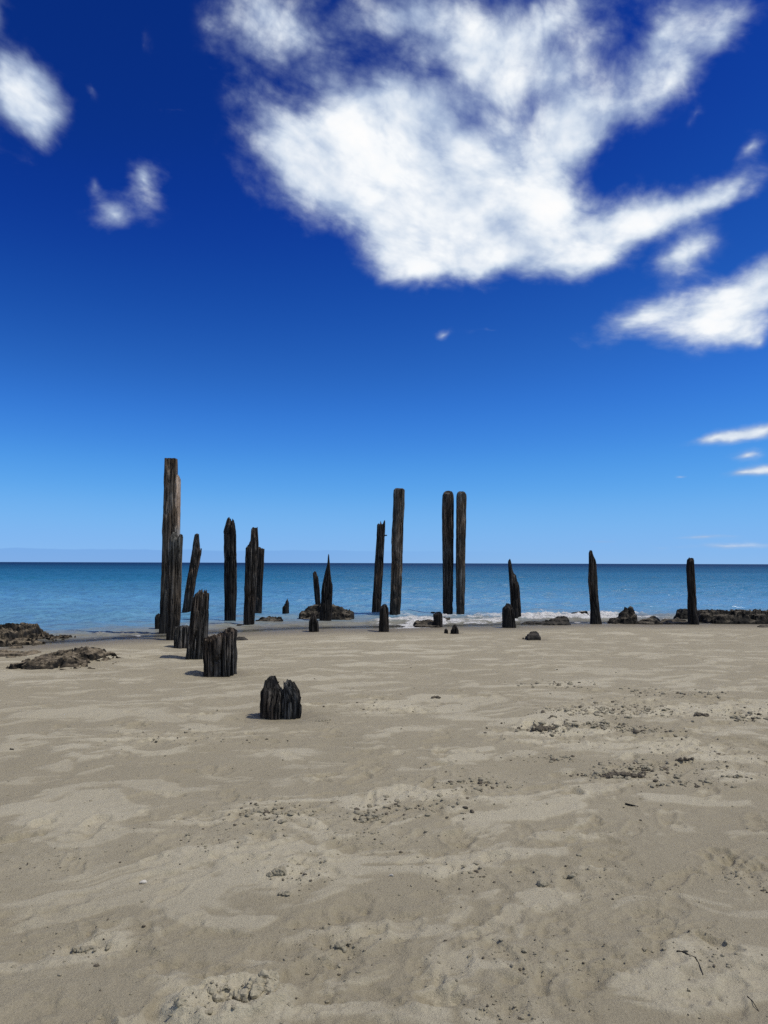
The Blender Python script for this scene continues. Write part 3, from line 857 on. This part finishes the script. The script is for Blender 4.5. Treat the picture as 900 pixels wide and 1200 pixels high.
rock('small dark rock next to the two-lobed rock', 732, [(746, 729), (752, 725), (760, 724), (766, 721), (771, 723), (774, 729)], 0.7, RK_DARK, seed=18)
rock('row of dark knobbly rock left of the hooked post', 732, [(773, 729), (780, 723.5), (788, 725), (796, 723), (803, 725), (808, 729)], 0.7, RK_DARK, seed=19)
rock('tall dark rock just behind the hooked post', 728, [(792, 722), (794, 716), (799, 713), (805, 715), (810, 713), (820, 718), (824, 724)], 0.8, RK_BLACK, seed=20)
rock('long dark reef slab running out of the picture on the right', 732, [(812, 726), (816, 717), (825, 714.5), (835, 716), (850, 715), (862, 716.5), (875, 715), (895, 715.5), (920, 714), (960, 717), (1000, 721), (1040, 728)], 2.4, RK_DARK, seed=21, rough=0.6, flat=1.4, holes=0.4, hs=0.9)
rock('low sandy stone in front of the long reef slab at the right edge', 735.5, [(887, 733), (893, 731), (905, 731), (930, 732), (950, 734)], 0.3, RK_DARK, seed=22)

# ------------------------------------------------------------------ loose sand: crumbs and clods
MAT_CLOD = clod_material('damp_sand_clod', (0.17, 0.150, 0.105), (0.33, 0.298, 0.215))
MAT_CLOD_D = clod_material('dark_sand', (0.060, 0.051, 0.037), (0.145, 0.124, 0.092))  # darker sand tone for the ridge, far clods and scraps
MAT_CRUST = clod_material('crusted_sand', (0.235, 0.208, 0.145), (0.40, 0.362, 0.262))
MAT_PALE = clod_material('pale_shell_grit', (0.42, 0.39, 0.33), (0.60, 0.57, 0.50))


def ico(sub):
    bm = bmesh.new(); bmesh.ops.create_icosphere(bm, subdivisions=sub, radius=1)
    v = np.array([list(a.co) for a in bm.verts]); f = np.array([[a.index for a in q.verts] for q in bm.faces]); bm.free()
    return v, f


IV, IF = ico(2)


def lump_verts(x, y, r, seed, flat=0.62, iv=IV):
    n = fbm(iv[:, 0] * 1.7 + seed * 3.7, iv[:, 1] * 1.7, iv[:, 2] * 1.7, seed=seed % 97, oct=3)
    v = iv * (0.35 + 1.3 * n)[:, None]
    a = (seed * 2.399) % 6.283
    sx, sy = 1 + 0.35 * math.sin(seed * 1.7), 1 + 0.35 * math.cos(seed * 2.3)
    v = v * np.array([sx, sy, flat])
    c, s = math.cos(a), math.sin(a)
    v = np.stack([v[:, 0] * c - v[:, 1] * s, v[:, 0] * s + v[:, 1] * c, v[:, 2]], -1) * r
    return v + np.array([x, y, Zat(x, y) + r * flat * 0.35])


crumbs = []
def scatter(cx, cy, rx, ry, n, r0, r1):
    X, Y_, RX, RY = pxblob(cx, cy, rx, ry)
    for _ in range(n):
        x = X + random.gauss(0, 0.5) * RX; y = Y_ + random.gauss(0, 0.5) * RY
        if y < 2.2: continue
        crumbs.append((x, y, (r0 * (r1 / r0) ** (random.random() ** 2.6)) * min(1.0, 0.62 + 0.07 * (y - 2))))


for (cx, cy, rx, ry) in TRAMPLE:
    near_f = min(1.0, (cy - 650) / 450.0)
    scatter(cx, cy, rx * 1.1, ry * 1.2, int(60 + 0.5 * rx), 0.0032, 0.0150)
for c in [(635, 856, 30, 6, 75), (690, 835, 60, 7, 90), (740, 832, 80, 9, 110), (700, 852, 60, 6, 80), (790, 812, 70, 6, 55), (660, 803, 50, 5, 55), (760, 858, 40, 4, 60),
          (755, 900, 45, 7, 80), (720, 910, 45, 5, 90), (650, 890, 40, 5, 30), (430, 960, 25, 8, 40), (320, 955, 40, 12, 60), (560, 920, 45, 8, 40), (870, 840, 40, 8, 60), (480, 950, 80, 14, 60), (800, 920, 60, 6, 40)]:
    scatter(*c[:4], int(c[4] * 1.9), 0.006, 0.026)
for _ in range(900):   # stray crumbs everywhere on the upper beach
    py = 770 + 460 * random.random() ** 1.0; px = random.uniform(-60, 960)
    p = ground_hit(px, py)
    crumbs.append((p.x, p.y, min(1.0, 0.4 + 0.1 * (p.y - 2)) * random.choice([0.004, 0.004, 0.005, 0.006, 0.008, 0.011]) * random.uniform(.8, 1.2)))
IV1, IF1 = ico(1)
allv, allf, off, allf0 = [], [], 0, []
for i, (x, y, r) in enumerate(crumbs):
    big = r > 0.012
    iv, f_ = (IV, IF) if (big and y < 8) else (IV1, IF1)
    allv.append(lump_verts(x, y, r, i + 1, iv=iv)); allf.append(f_ + off); allf0.append(f_); off += len(iv)
dk = [i for i in range(len(allv)) if _hash(np.array([float(i)]), np.array([3.0]), seed=9)[0] < 0.16]
dks = set(dk)
def joinl(ids):
    vs_, fs_, o_ = [], [], 0
    for i in ids:
        vs_.append(allv[i]); fs_.append(allf0[i] + o_); o_ += len(allv[i])
    return np.concatenate(vs_), np.concatenate(fs_).tolist()
v_, f2_ = joinl([i for i in range(len(allv)) if i not in dks])
co = mesh_obj('sand_crumbs', v_, f2_, MAT_CLOD, smooth=False)
v_, f2_ = joinl(dk)
wd = mesh_obj('weed_scraps', v_, f2_, MAT_CLOD_D, smooth=False)
tag(wd, 'countless tiny dark scraps of weed and wet sand strewn over the beach', 'debris', kind='stuff')
tag(co, 'countless small crumbs of damp sand kicked up over the beach', 'sand', kind='stuff')


def clump(name, label, cx, cy, rx_px, n, r, mat, cat, seed, ry=0.35, line=False, group=None, crust=False):
    fl = 0.8
    if crust:
        r = r * 1.5; fl = 0.5
    elif mat is not MAT_PALE and n > 3:
        n = int(n * 2.2); r = r * 0.85
    """a broken clod: many crusty lumps merged into one heap"""
    P = ground_hit(cx, cy)
    W = abs(ground_hit(cx + rx_px, cy).x - P.x)
    rr = random.Random(seed)
    vs, fs, of = [], [], 0
    for i in range(n):
        u = rr.gauss(0, 0.5); u = max(-1.3, min(1.3, u)); v = rr.gauss(0, 0.55)
        x = P.x + u * W; y = P.y + v * W * ry
        vv = lump_verts(x, y, r * (0.28 + 1.0 * rr.random() ** 1.8) * (1.15 - 0.3 * abs(u)), seed * 31 + i, flat=fl)
        vs.append(vv); fs.append(IF + of); of += len(IV)
    V = np.concatenate(vs)
    org = np.array([P.x, P.y, Zat(P.x, P.y)])
    o = mesh_obj(name, V - org, np.concatenate(fs).tolist(), mat, smooth=True)
    m = o.modifiers.new('merge', 'REMESH'); m.mode = 'VOXEL'; m.voxel_size = max(r * 0.14, 0.0025)
    dg = bpy.context.evaluated_depsgraph_get()
    me = bpy.data.meshes.new_from_object(o.evaluated_get(dg))
    o.modifiers.clear(); o.data = me
    nv = len(me.vertices); c = np.empty(nv * 3, dtype=np.float32); me.vertices.foreach_get('co', c); c = c.reshape(-1, 3)
    nn = fbm(c[:, 0] * 70, c[:, 1] * 70, c[:, 2] * 70, seed=seed, oct=3) - 0.5
    nrm = np.empty(nv * 3, dtype=np.float32); me.vertices.foreach_get('normal', nrm); nrm = nrm.reshape(-1, 3)
    nl = fbm(c[:, 0] * 22, c[:, 1] * 22, c[:, 2] * 30, seed=seed + 50, oct=3, ridged=True) - 0.6
    c = c + nrm * (nn[:, None] * r * 0.7 + nl[:, None] * r * (1.1 if crust else 0.5))
    me.vertices.foreach_set('co', c.astype(np.float32).ravel()); me.update()
    o.location = org
    tag(o, label, cat, group)
    return o


clump('sand_clod', 'long crusty broken clod of sand in the near left foreground', 290, 1172, 36, 26, 0.020, MAT_CRUST, 'sand clod', 1, ry=0.4, crust=True)
clump('sand_clod', 'smaller crusty clod at the left end of the broken foreground crust', 218, 1194, 18, 12, 0.014, MAT_CRUST, 'sand clod', 2, crust=True)
clump('sand_ridge', 'dark ridge of broken sand, right of the middle of the beach', 728, 911.5, 24, 34, 0.026, MAT_CLOD_D, 'sand ridge', 3, ry=0.14)
clump('sand_clod', 'dark clod heap right of the middle, above the pale smooth patch', 634, 857, 16, 22, 0.026, MAT_CLOD_D, 'sand clod', 4, ry=0.5)
clump('sand_clod', 'lone dark clod on the smooth sand below the blunt stump', 510, 818.5, 5.5, 8, 0.022, MAT_CLOD_D, 'sand clod', 5)
clump('sand_clod', 'clod left of centre on the trampled track', 437, 961, 8, 9, 0.022, MAT_CLOD, 'sand clod', 6)
clump('sand_clod', 'split clod above the pale oval patch, left of centre', 328, 1028, 11, 12, 0.018, MAT_CLOD, 'sand clod', 7)
clump('sand_clod', 'clod below the split one, right edge of the pale oval patch', 334, 1050, 9, 8, 0.013, MAT_CLOD, 'sand clod', 8)
clump('sand_clod', 'single round clod in the lower left centre', 381, 1083, 4, 4, 0.016, MAT_CLOD, 'sand clod', 9)
clump('sand_clod', 'broken clod in the lower centre, beside the round clod', 399, 1110, 12, 13, 0.014, MAT_CLOD, 'sand clod', 10)
clump('sand_clod', 'crumbly clod in the lower left', 100, 1112, 20, 16, 0.012, MAT_CLOD, 'sand clod', 11)
clump('sand_clod', 'upright clod right of centre in the foreground', 635, 1038, 4, 5, 0.019, MAT_CLOD, 'sand clod', 12)
clump('sand_clod', 'scattered clod cluster in the right foreground', 664, 1026, 14, 16, 0.012, MAT_CLOD, 'sand clod', 13)
clump('sand_clod', 'dark clod cluster on the far trampled sand at the right', 800, 893, 14, 12, 0.018, MAT_CLOD_D, 'sand clod', 14, ry=0.25)
clump('sand_clod', 'dark clod between the trampled band and the right picture edge', 822, 840, 8, 10, 0.022, MAT_CLOD_D, 'sand clod', 15, ry=0.3)
clump('sand_clod', 'flat brown clod just right of the nearest stump', 375, 843, 9, 8, 0.012, MAT_CLOD, 'sand clod', 16, ry=0.25)
clump('sand_clod', 'flaky clod right of centre, left of the smooth hollow', 858, 913, 12, 10, 0.014, MAT_CLOD, 'sand clod', 17, ry=0.25)
clump('pebble', 'pale shell-like pebble in the middle foreground', 458, 1028, 5, 3, 0.014, MAT_PALE, 'pebble', 18)
clump('pebble', 'pale pebble in the left foreground', 170, 1031.5, 4, 3, 0.010, MAT_PALE, 'pebble', 19)
clump('pebble', 'black pebble far left on smooth sand below the flat rocks', 12, 878.5, 3, 3, 0.014, RK_BLACK, 'pebble', 20)


def twig(label, pts, r):
    P = [ground_hit(*p) for p in pts]
    org = P[0].copy(); org.z = Zat(P[0].x, P[0].y)
    vs, fs = [], []
    for i, p in enumerate(P):
        d = (P[min(i + 1, len(P) - 1)] - P[max(i - 1, 0)]).normalized(); s = Vector((-d.y, d.x, 0))
        rr = r * (1 - 0.6 * i / len(P)) * random.uniform(.8, 1.2)
        for k in range(7):
            a = k / 7 * 6.283
            vs.append(Vector((p.x, p.y, Zat(p.x, p.y) + r * 0.4)) + s * math.cos(a) * rr + Vector((0, 0, math.sin(a) * rr)) - org)
    for i in range(len(P) - 1):
        for k in range(7):
            fs.append((i * 7 + k, i * 7 + (k + 1) % 7, (i + 1) * 7 + (k + 1) % 7, (i + 1) * 7 + k))
    fs.append(tuple(range(6, -1, -1))); fs.append(tuple((len(P) - 1) * 7 + k for k in range(7)))
    o = mesh_obj('twig', vs, fs, W_DARK, smooth=True); o.location = org
    tag(o, label, 'twig')


twig('thin dark bent twig lying on the sand at lower right', [(793, 1117), (801, 1119), (808, 1122), (815, 1125), (819, 1131), (824, 1145)], 0.0028)
twig('short twig half buried beside the right picture edge', [(876, 1168), (882, 1174), (889, 1183)], 0.002)
twig('straight short dark twig on the sand below the dark ridge', [(733, 943), (740, 944.5), (748, 946)], 0.007)

# ------------------------------------------------------------------ light
SUN_EL, SUN_AZ = R(60), R(97)     # azimuth clockwise from +Y (the sea)
sd = bpy.data.lights.new('sun', 'SUN'); so = bpy.data.objects.new('sun', sd); COL.objects.link(so)
sd.energy = 3.6; sd.angle = R(0.5); sd.color = (1.0, 0.945, 0.86)
sdir = Vector((math.sin(SUN_AZ) * math.cos(SUN_EL), math.cos(SUN_AZ) * math.cos(SUN_EL), math.sin(SUN_EL)))
so.rotation_euler = sdir.to_track_quat('Z', 'Y').to_euler()
so.location = (20, 10, 30)

# ------------------------------------------------------------------ sky with clouds
w = bpy.data.worlds.new('World'); scene.world = w; w.use_nodes = True
w.cycles.sampling_method = 'MANUAL'; w.cycles.sample_map_resolution = 512
nt = w.node_tree; nt.nodes.clear(); g = NT(nt)
D = g.n('ShaderNodeTexCoord').outputs['Generated']
sky = g.n('ShaderNodeTexSky', sky_type='NISHITA')
sky.sun_disc = False; sky.sun_elevation = SUN_EL; sky.sun_rotation = SUN_AZ
sky.altitude = 0; sky.air_density = 0.7; sky.dust_density = 0.0; sky.ozone_density = 8.0
sep = g.n('ShaderNodeSeparateXYZ'); g.link(D, sep.inputs[0])
dz = sep.outputs[2]
# the camera's colour response to the physical sky: saturated, contrasty blue
sk_in = g.n('ShaderNodeVectorMath', operation='SCALE'); g.link(sky.outputs[0], sk_in.inputs[0]); sk_in.inputs['Scale'].default_value = 0.125
cv = g.n('ShaderNodeRGBCurve')
CURV = [[(0, 0), (.065, .0025), (.085, .005), (.125, .020), (.178, .048), (.25, .095), (.37, .17), (.67, .25), (1, .34)],
        [(0, 0), (.14, .029), (.165, .040), (.195, .066), (.25, .122), (.35, .235), (.45, .34), (.61, .44), (.82, .48), (1, .53)],
        [(0, 0), (.33, .235), (.36, .28), (.43, .37), (.52, .49), (.67, .71), (.87, .85), (1, .87)]]
for ci, pts in enumerate(CURV):
    cu = cv.mapping.curves[ci]
    cu.points[0].location = pts[0]; cu.points[-1].location = pts[-1]
    for p in pts[1:-1]: cu.points.new(*p)
cv.mapping.update()
g.link(sk_in.outputs[0], cv.inputs['Color'])
skyc = g.n('ShaderNodeVectorMath', operation='SCALE')
g.link(cv.outputs[0], skyc.inputs[0]); skyc.inputs['Scale'].default_value = 10.0

az = g.math('ARCTAN2', sep.outputs[0], sep.outputs[1])
el = g.math('ARCSINE', dz)
cmb = g.n('ShaderNodeCombineXYZ'); g.link(az, cmb.inputs[0]); g.link(el, cmb.inputs[1])
AE = cmb.outputs[0]
# warp for ragged edges
wn = g.noise(D, 4.2, 5, 0.62)
wv_ = g.vmath('SUBTRACT', wn.outputs['Color'], (0.5, 0.5, 0.5))
sc_ = g.n('ShaderNodeVectorMath', operation='SCALE'); g.link(wv_, sc_.inputs[0]); g.link(g.smooth(dz, 0.0, 0.40, 0.010, 0.075), sc_.inputs['Scale'])
AEw = g.vmath('ADD', AE, sc_.outputs[0])
AEw = g.vmath('MULTIPLY', AEw, (1, 1, 0))


def azel(px, py):
    d = ray(px, py)
    return math.atan2(d.x, d.y), math.asin(d.z)


# cloud banks: centre px, half sizes px, tilt (deg, anticlockwise in the picture), density
CL = [(400, 180, 125, 80, 20, 0.60), (480, 230, 190, 95, -14, 0.95), (600, 265, 170, 62, 2, 0.75), (350, 175, 75, 50, -30, 0.35), (450, 130, 100, 60, 0, 0.45), (520, 300, 110, 34, -3, 0.45),
      (765, 250, 110, 34, 14, 0.55), (850, 222, 90, 24, 10, 0.50), (690, 290, 80, 30, 12, 0.35), (640, 195, 90, 60, 35, 0.40), (665, 135, 75, 60, 40, 0.42),
      (330, 20, 140, 75, -35, 0.36), (290, 65, 70, 60, -50, 0.26), (470, 25, 170, 75, 0, 0.40), (640, 20, 150, 70, 10, 0.46), (780, 30, 120, 70, 20, 0.46), (730, 110, 110, 50, 30, 0.30), (850, 40, 66, 50, 40, 0.36), (560, 75, 90, 60, 0, 0.36), (585, 150, 80, 60, 0, 0.36), (790, 85, 90, 40, 35, 0.26), (560, 180, 100, 60, 0, 0.25), (500, 150, 90, 70, 0, 0.3), (655, 75, 90, 60, 20, 0.26),
      (14, 128, 72, 66, -10, 0.52), (60, 110, 40, 40, 0, 0.12), (5, 85, 34, 50, 0, 0.25), (-4, 20, 26, 60, 0, 0.34), (48, 135, 50, 50, 0, 0.26), (40, 90, 40, 34, 0, 0.2),
      (178, 215, 40, 42, -30, 0.46), (142, 256, 50, 30, 10, 0.44), (112, 222, 22, 36, 50, 0.24), (118, 105, 16, 20, 0, 0.14), (175, 45, 14, 34, 0, 0.12), (215, 130, 50, 8, 0, 0.12),
      (800, 288, 66, 30, 25, 0.58), (760, 362, 100, 34, 12, 0.58), (850, 375, 80, 34, 10, 0.3), (860, 345, 95, 46, 20, 0.62), (930, 310, 90, 50, 25, 0.6), (885, 172, 34, 20, 10, 0.40), (820, 128, 18, 12, 40, 0.16), (880, 385, 60, 20, 10, 0.3),
      (840, 512, 50, 11, 6, 0.55), (895, 503, 50, 12, 10, 0.55), (876, 534, 26, 9, 8, 0.42), (875, 553, 60, 9, 6, 0.48), (905, 548, 40, 12, 5, 0.4), (518, 391, 14, 10, 25, 0.34), (580, 388, 46, 8, 0, 0.22), (895, 396, 20, 12, 0, 0.3),
      (700, 634, 70, 5, 0, 0.34), (830, 629, 70, 5, 0, 0.36), (860, 640, 130, 8, 0, 0.34), (800, 558, 14, 3, 0, 0.35),
      (350, 105, 60, 30, 22, 0.08), (612, 90, 80, 55, 0, 0.16), (500, 85, 50, 16, 0, -0.14)]
# unseen cloud added round the rest of the sky to lift and neutralise shadows
CL_FILL = [(3.1, 0.9, 1.0, 0.45, 0, 0.9), (-3.1, 0.9, 1.0, 0.45, 0, 0.9), (-2.2, 0.75, 0.7, 0.35, 5, 0.9), (2.3, 0.8, 0.7, 0.4, -5, 0.8), (3.1, 0.35, 0.9, 0.2, 0, 0.8), (-3.1, 0.35, 0.9, 0.2, 0, 0.8), (-1.3, 1.1, 0.6, 0.2, 0, 0.6),
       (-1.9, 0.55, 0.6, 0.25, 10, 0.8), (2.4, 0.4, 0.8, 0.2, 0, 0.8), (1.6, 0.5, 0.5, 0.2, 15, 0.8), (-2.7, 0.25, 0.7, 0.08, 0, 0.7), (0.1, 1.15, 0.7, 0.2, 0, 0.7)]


def blob_sum(vec):
    tot = None
    def add(ca, ce, ra, re, rot, dn_):
        nonlocal tot
        mp = g.mapping(vec, loc=(ca, ce, 0), rot=(0, 0, rot), scale=(ra, re, 1), typ='TEXTURE')
        gt = g.n('ShaderNodeTexGradient', gradient_type='QUADRATIC_SPHERE'); g.link(mp, gt.inputs[0])
        v = g.math('MULTIPLY', gt.outputs['Fac'], dn_ * 2.1)
        tot = v if tot is None else g.math('ADD', tot, v)
    for (cx, cy, rx, ry, rot, dn_) in CL:
        a, e = azel(cx, cy); a2, e2 = azel(cx + rx, cy); a3, e3 = azel(cx, cy - ry)
        add(a, e, 1.45 * math.hypot(a2 - a, (e2 - e)), 1.45 * abs(e3 - e), R(rot), dn_)
    for c in CL_FILL:
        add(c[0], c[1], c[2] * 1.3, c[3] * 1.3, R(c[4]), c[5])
    return tot


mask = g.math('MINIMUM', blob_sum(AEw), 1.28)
# texture: fluffy billows plus fine fibres; flattened towards the horizon
cmb2 = g.n('ShaderNodeCombineXYZ'); g.link(az, cmb2.inputs[0])
g.link(g.math('MULTIPLY', g.math('POWER', g.math('MAXIMUM', g.math('ADD', el, 0.01), 0.0), 0.62), 1.25), cmb2.inputs[1])
P_ = g.mapping(cmb2.outputs[0], scale=(1.0, 1.15, 1), rot=(0, 0, 0.30))
wp = g.noise(g.mapping(P_, scale=(4, 5, 1), loc=(9, 2, 0)), 1.0, 3, 0.5)
wps = g.n('ShaderNodeVectorMath', operation='SCALE'); g.link(g.vmath('SUBTRACT', wp.outputs['Color'], (0.5, 0.5, 0.5)), wps.inputs[0]); wps.inputs['Scale'].default_value = 0.08
Pw = g.vmath('MULTIPLY', g.vmath('ADD', P_, wps.outputs[0]), (1, 1, 0))
def cloud_noise(off, det):
    q = Pw if off is None else g.vmath('ADD', Pw, off)
    return g.noise(g.mapping(q, scale=(6.0, 7.5, 1)), 1.0, det, 0.55, 0.0).outputs[0]
n_a = cloud_noise(None, 12)
n_b = g.noise(g.mapping(Pw, scale=(22, 30, 1), loc=(3, 1, 0)), 1.0, 9, 0.64, 0.0).outputs[0]
vor = g.n('ShaderNodeTexVoronoi', feature='F1'); g.link(g.mapping(Pw, scale=(9, 11, 1)), vor.inputs['Vector']); vor.inputs['Scale'].default_value = 1.0; vor.inputs['Detail'].default_value = 3.0; vor.inputs['Roughness'].default_value = 0.6; vor.inputs['Lacunarity'].default_value = 2.1
puff = g.math('SUBTRACT', 0.95, vor.outputs['Distance'])
fib = g.noise(g.mapping(Pw, rot=(0, 0, 0.7), scale=(9, 38, 1), loc=(1, 5, 0)), 1.0, 8, 0.6, 0.2).outputs[0]
tex = g.math('ADD', g.math('ADD', g.math('MULTIPLY', n_a, 0.46), g.math('MULTIPLY', puff, 0.16)), g.math('ADD', g.math('MULTIPLY', n_b, 0.30), g.math('MULTIPLY', fib, 0.08)))
# noise bites hardest where the cloud is thin, so that the edges fray and the body stays whole
amp_n = g.smooth(mask, 0.0, 0.14, 0.0, 2.2)
dens = g.math('ADD', mask, g.math('MULTIPLY', g.math('SUBTRACT', tex, 0.455), amp_n))
al = g.smooth(dens, 0.02, 0.98)
alpha = g.math('MULTIPLY', al, g.smooth(dens, 0.0, 0.7, 0.6, 1.0))
# light on the cloud: thick parts facing the sun are white, their far sides and thin parts greyer
sh1 = cloud_noise((0.035, 0.030, 0), 5)
lo1 = cloud_noise(None, 5)
slope = g.math('SUBTRACT', lo1, sh1)
thick = g.smooth(dens, 0.15, 1.5)
lit = g.math('ADD', g.math('MULTIPLY', thick, 0.62), g.math('MULTIPLY', slope, 1.35))
lit = g.math('ADD', g.math('ADD', lit, 0.20), g.math('MULTIPLY', g.math('ADD', g.math('SUBTRACT', n_b, 0.5), g.math('SUBTRACT', puff, 0.55)), 0.15), clamp=True)
ccol = g.ramp(lit, [(0.0, (0.34, 0.44, 0.64)), (0.25, (0.44, 0.54, 0.72)), (0.50, (0.68, 0.76, 0.87)), (0.75, (0.93, 0.96, 0.99)), (0.95, (1.0, 1.0, 1.0))])
CLOUD = g.n('ShaderNodeVectorMath', operation='SCALE'); g.link(ccol, CLOUD.inputs[0]); CLOUD.inputs['Scale'].default_value = 9.9
# thin mauve bank low over the sea
bank_n = g.noise(g.mapping(AE, scale=(14, 40, 1)), 1.0, 4, 0.6).outputs[0]
bk_top = g.math('MULTIPLY_ADD', g.math('SUBTRACT', bank_n, 0.5), 0.008, 0.0165)
bank = g.math('MULTIPLY', g.smooth(g.math('SUBTRACT', bk_top, el), 0.0, 0.002), g.smooth(az, 0.25, -0.25))
sky2 = g.mix(g.math('MULTIPLY', bank, 0.38), skyc.outputs[0], rgba((1.35, 3.1, 6.9)))
out_c = g.mix(alpha, sky2, CLOUD.outputs[0])
bg = g.n('ShaderNodeBackground'); g.link(out_c, bg.inputs[0]); bg.inputs[1].default_value = 0.10
wo = g.n('ShaderNodeOutputWorld'); g.link(bg.outputs[0], wo.inputs[0])

# ------------------------------------------------------------------ render settings
scene.view_settings.view_transform = 'Standard'
scene.view_settings.look = 'None'
scene.view_settings.gamma = 1.0
scene.view_settings.exposure = 0.0
scene.view_settings.use_curve_mapping = False
scene.render.engine = 'CYCLES'
scene.cycles.max_bounces = 6
scene.cycles.sample_clamp_indirect = 4.0
scene.cycles.sample_clamp_direct = 2.0
scene.cycles.diffuse_bounces = 2
scene.cycles.glossy_bounces = 3
scene.cycles.transparent_max_bounces = 8
scene.cycles.use_denoising = False
scene.cycles.use_adaptive_sampling = False
scene.render.film_transparent = False
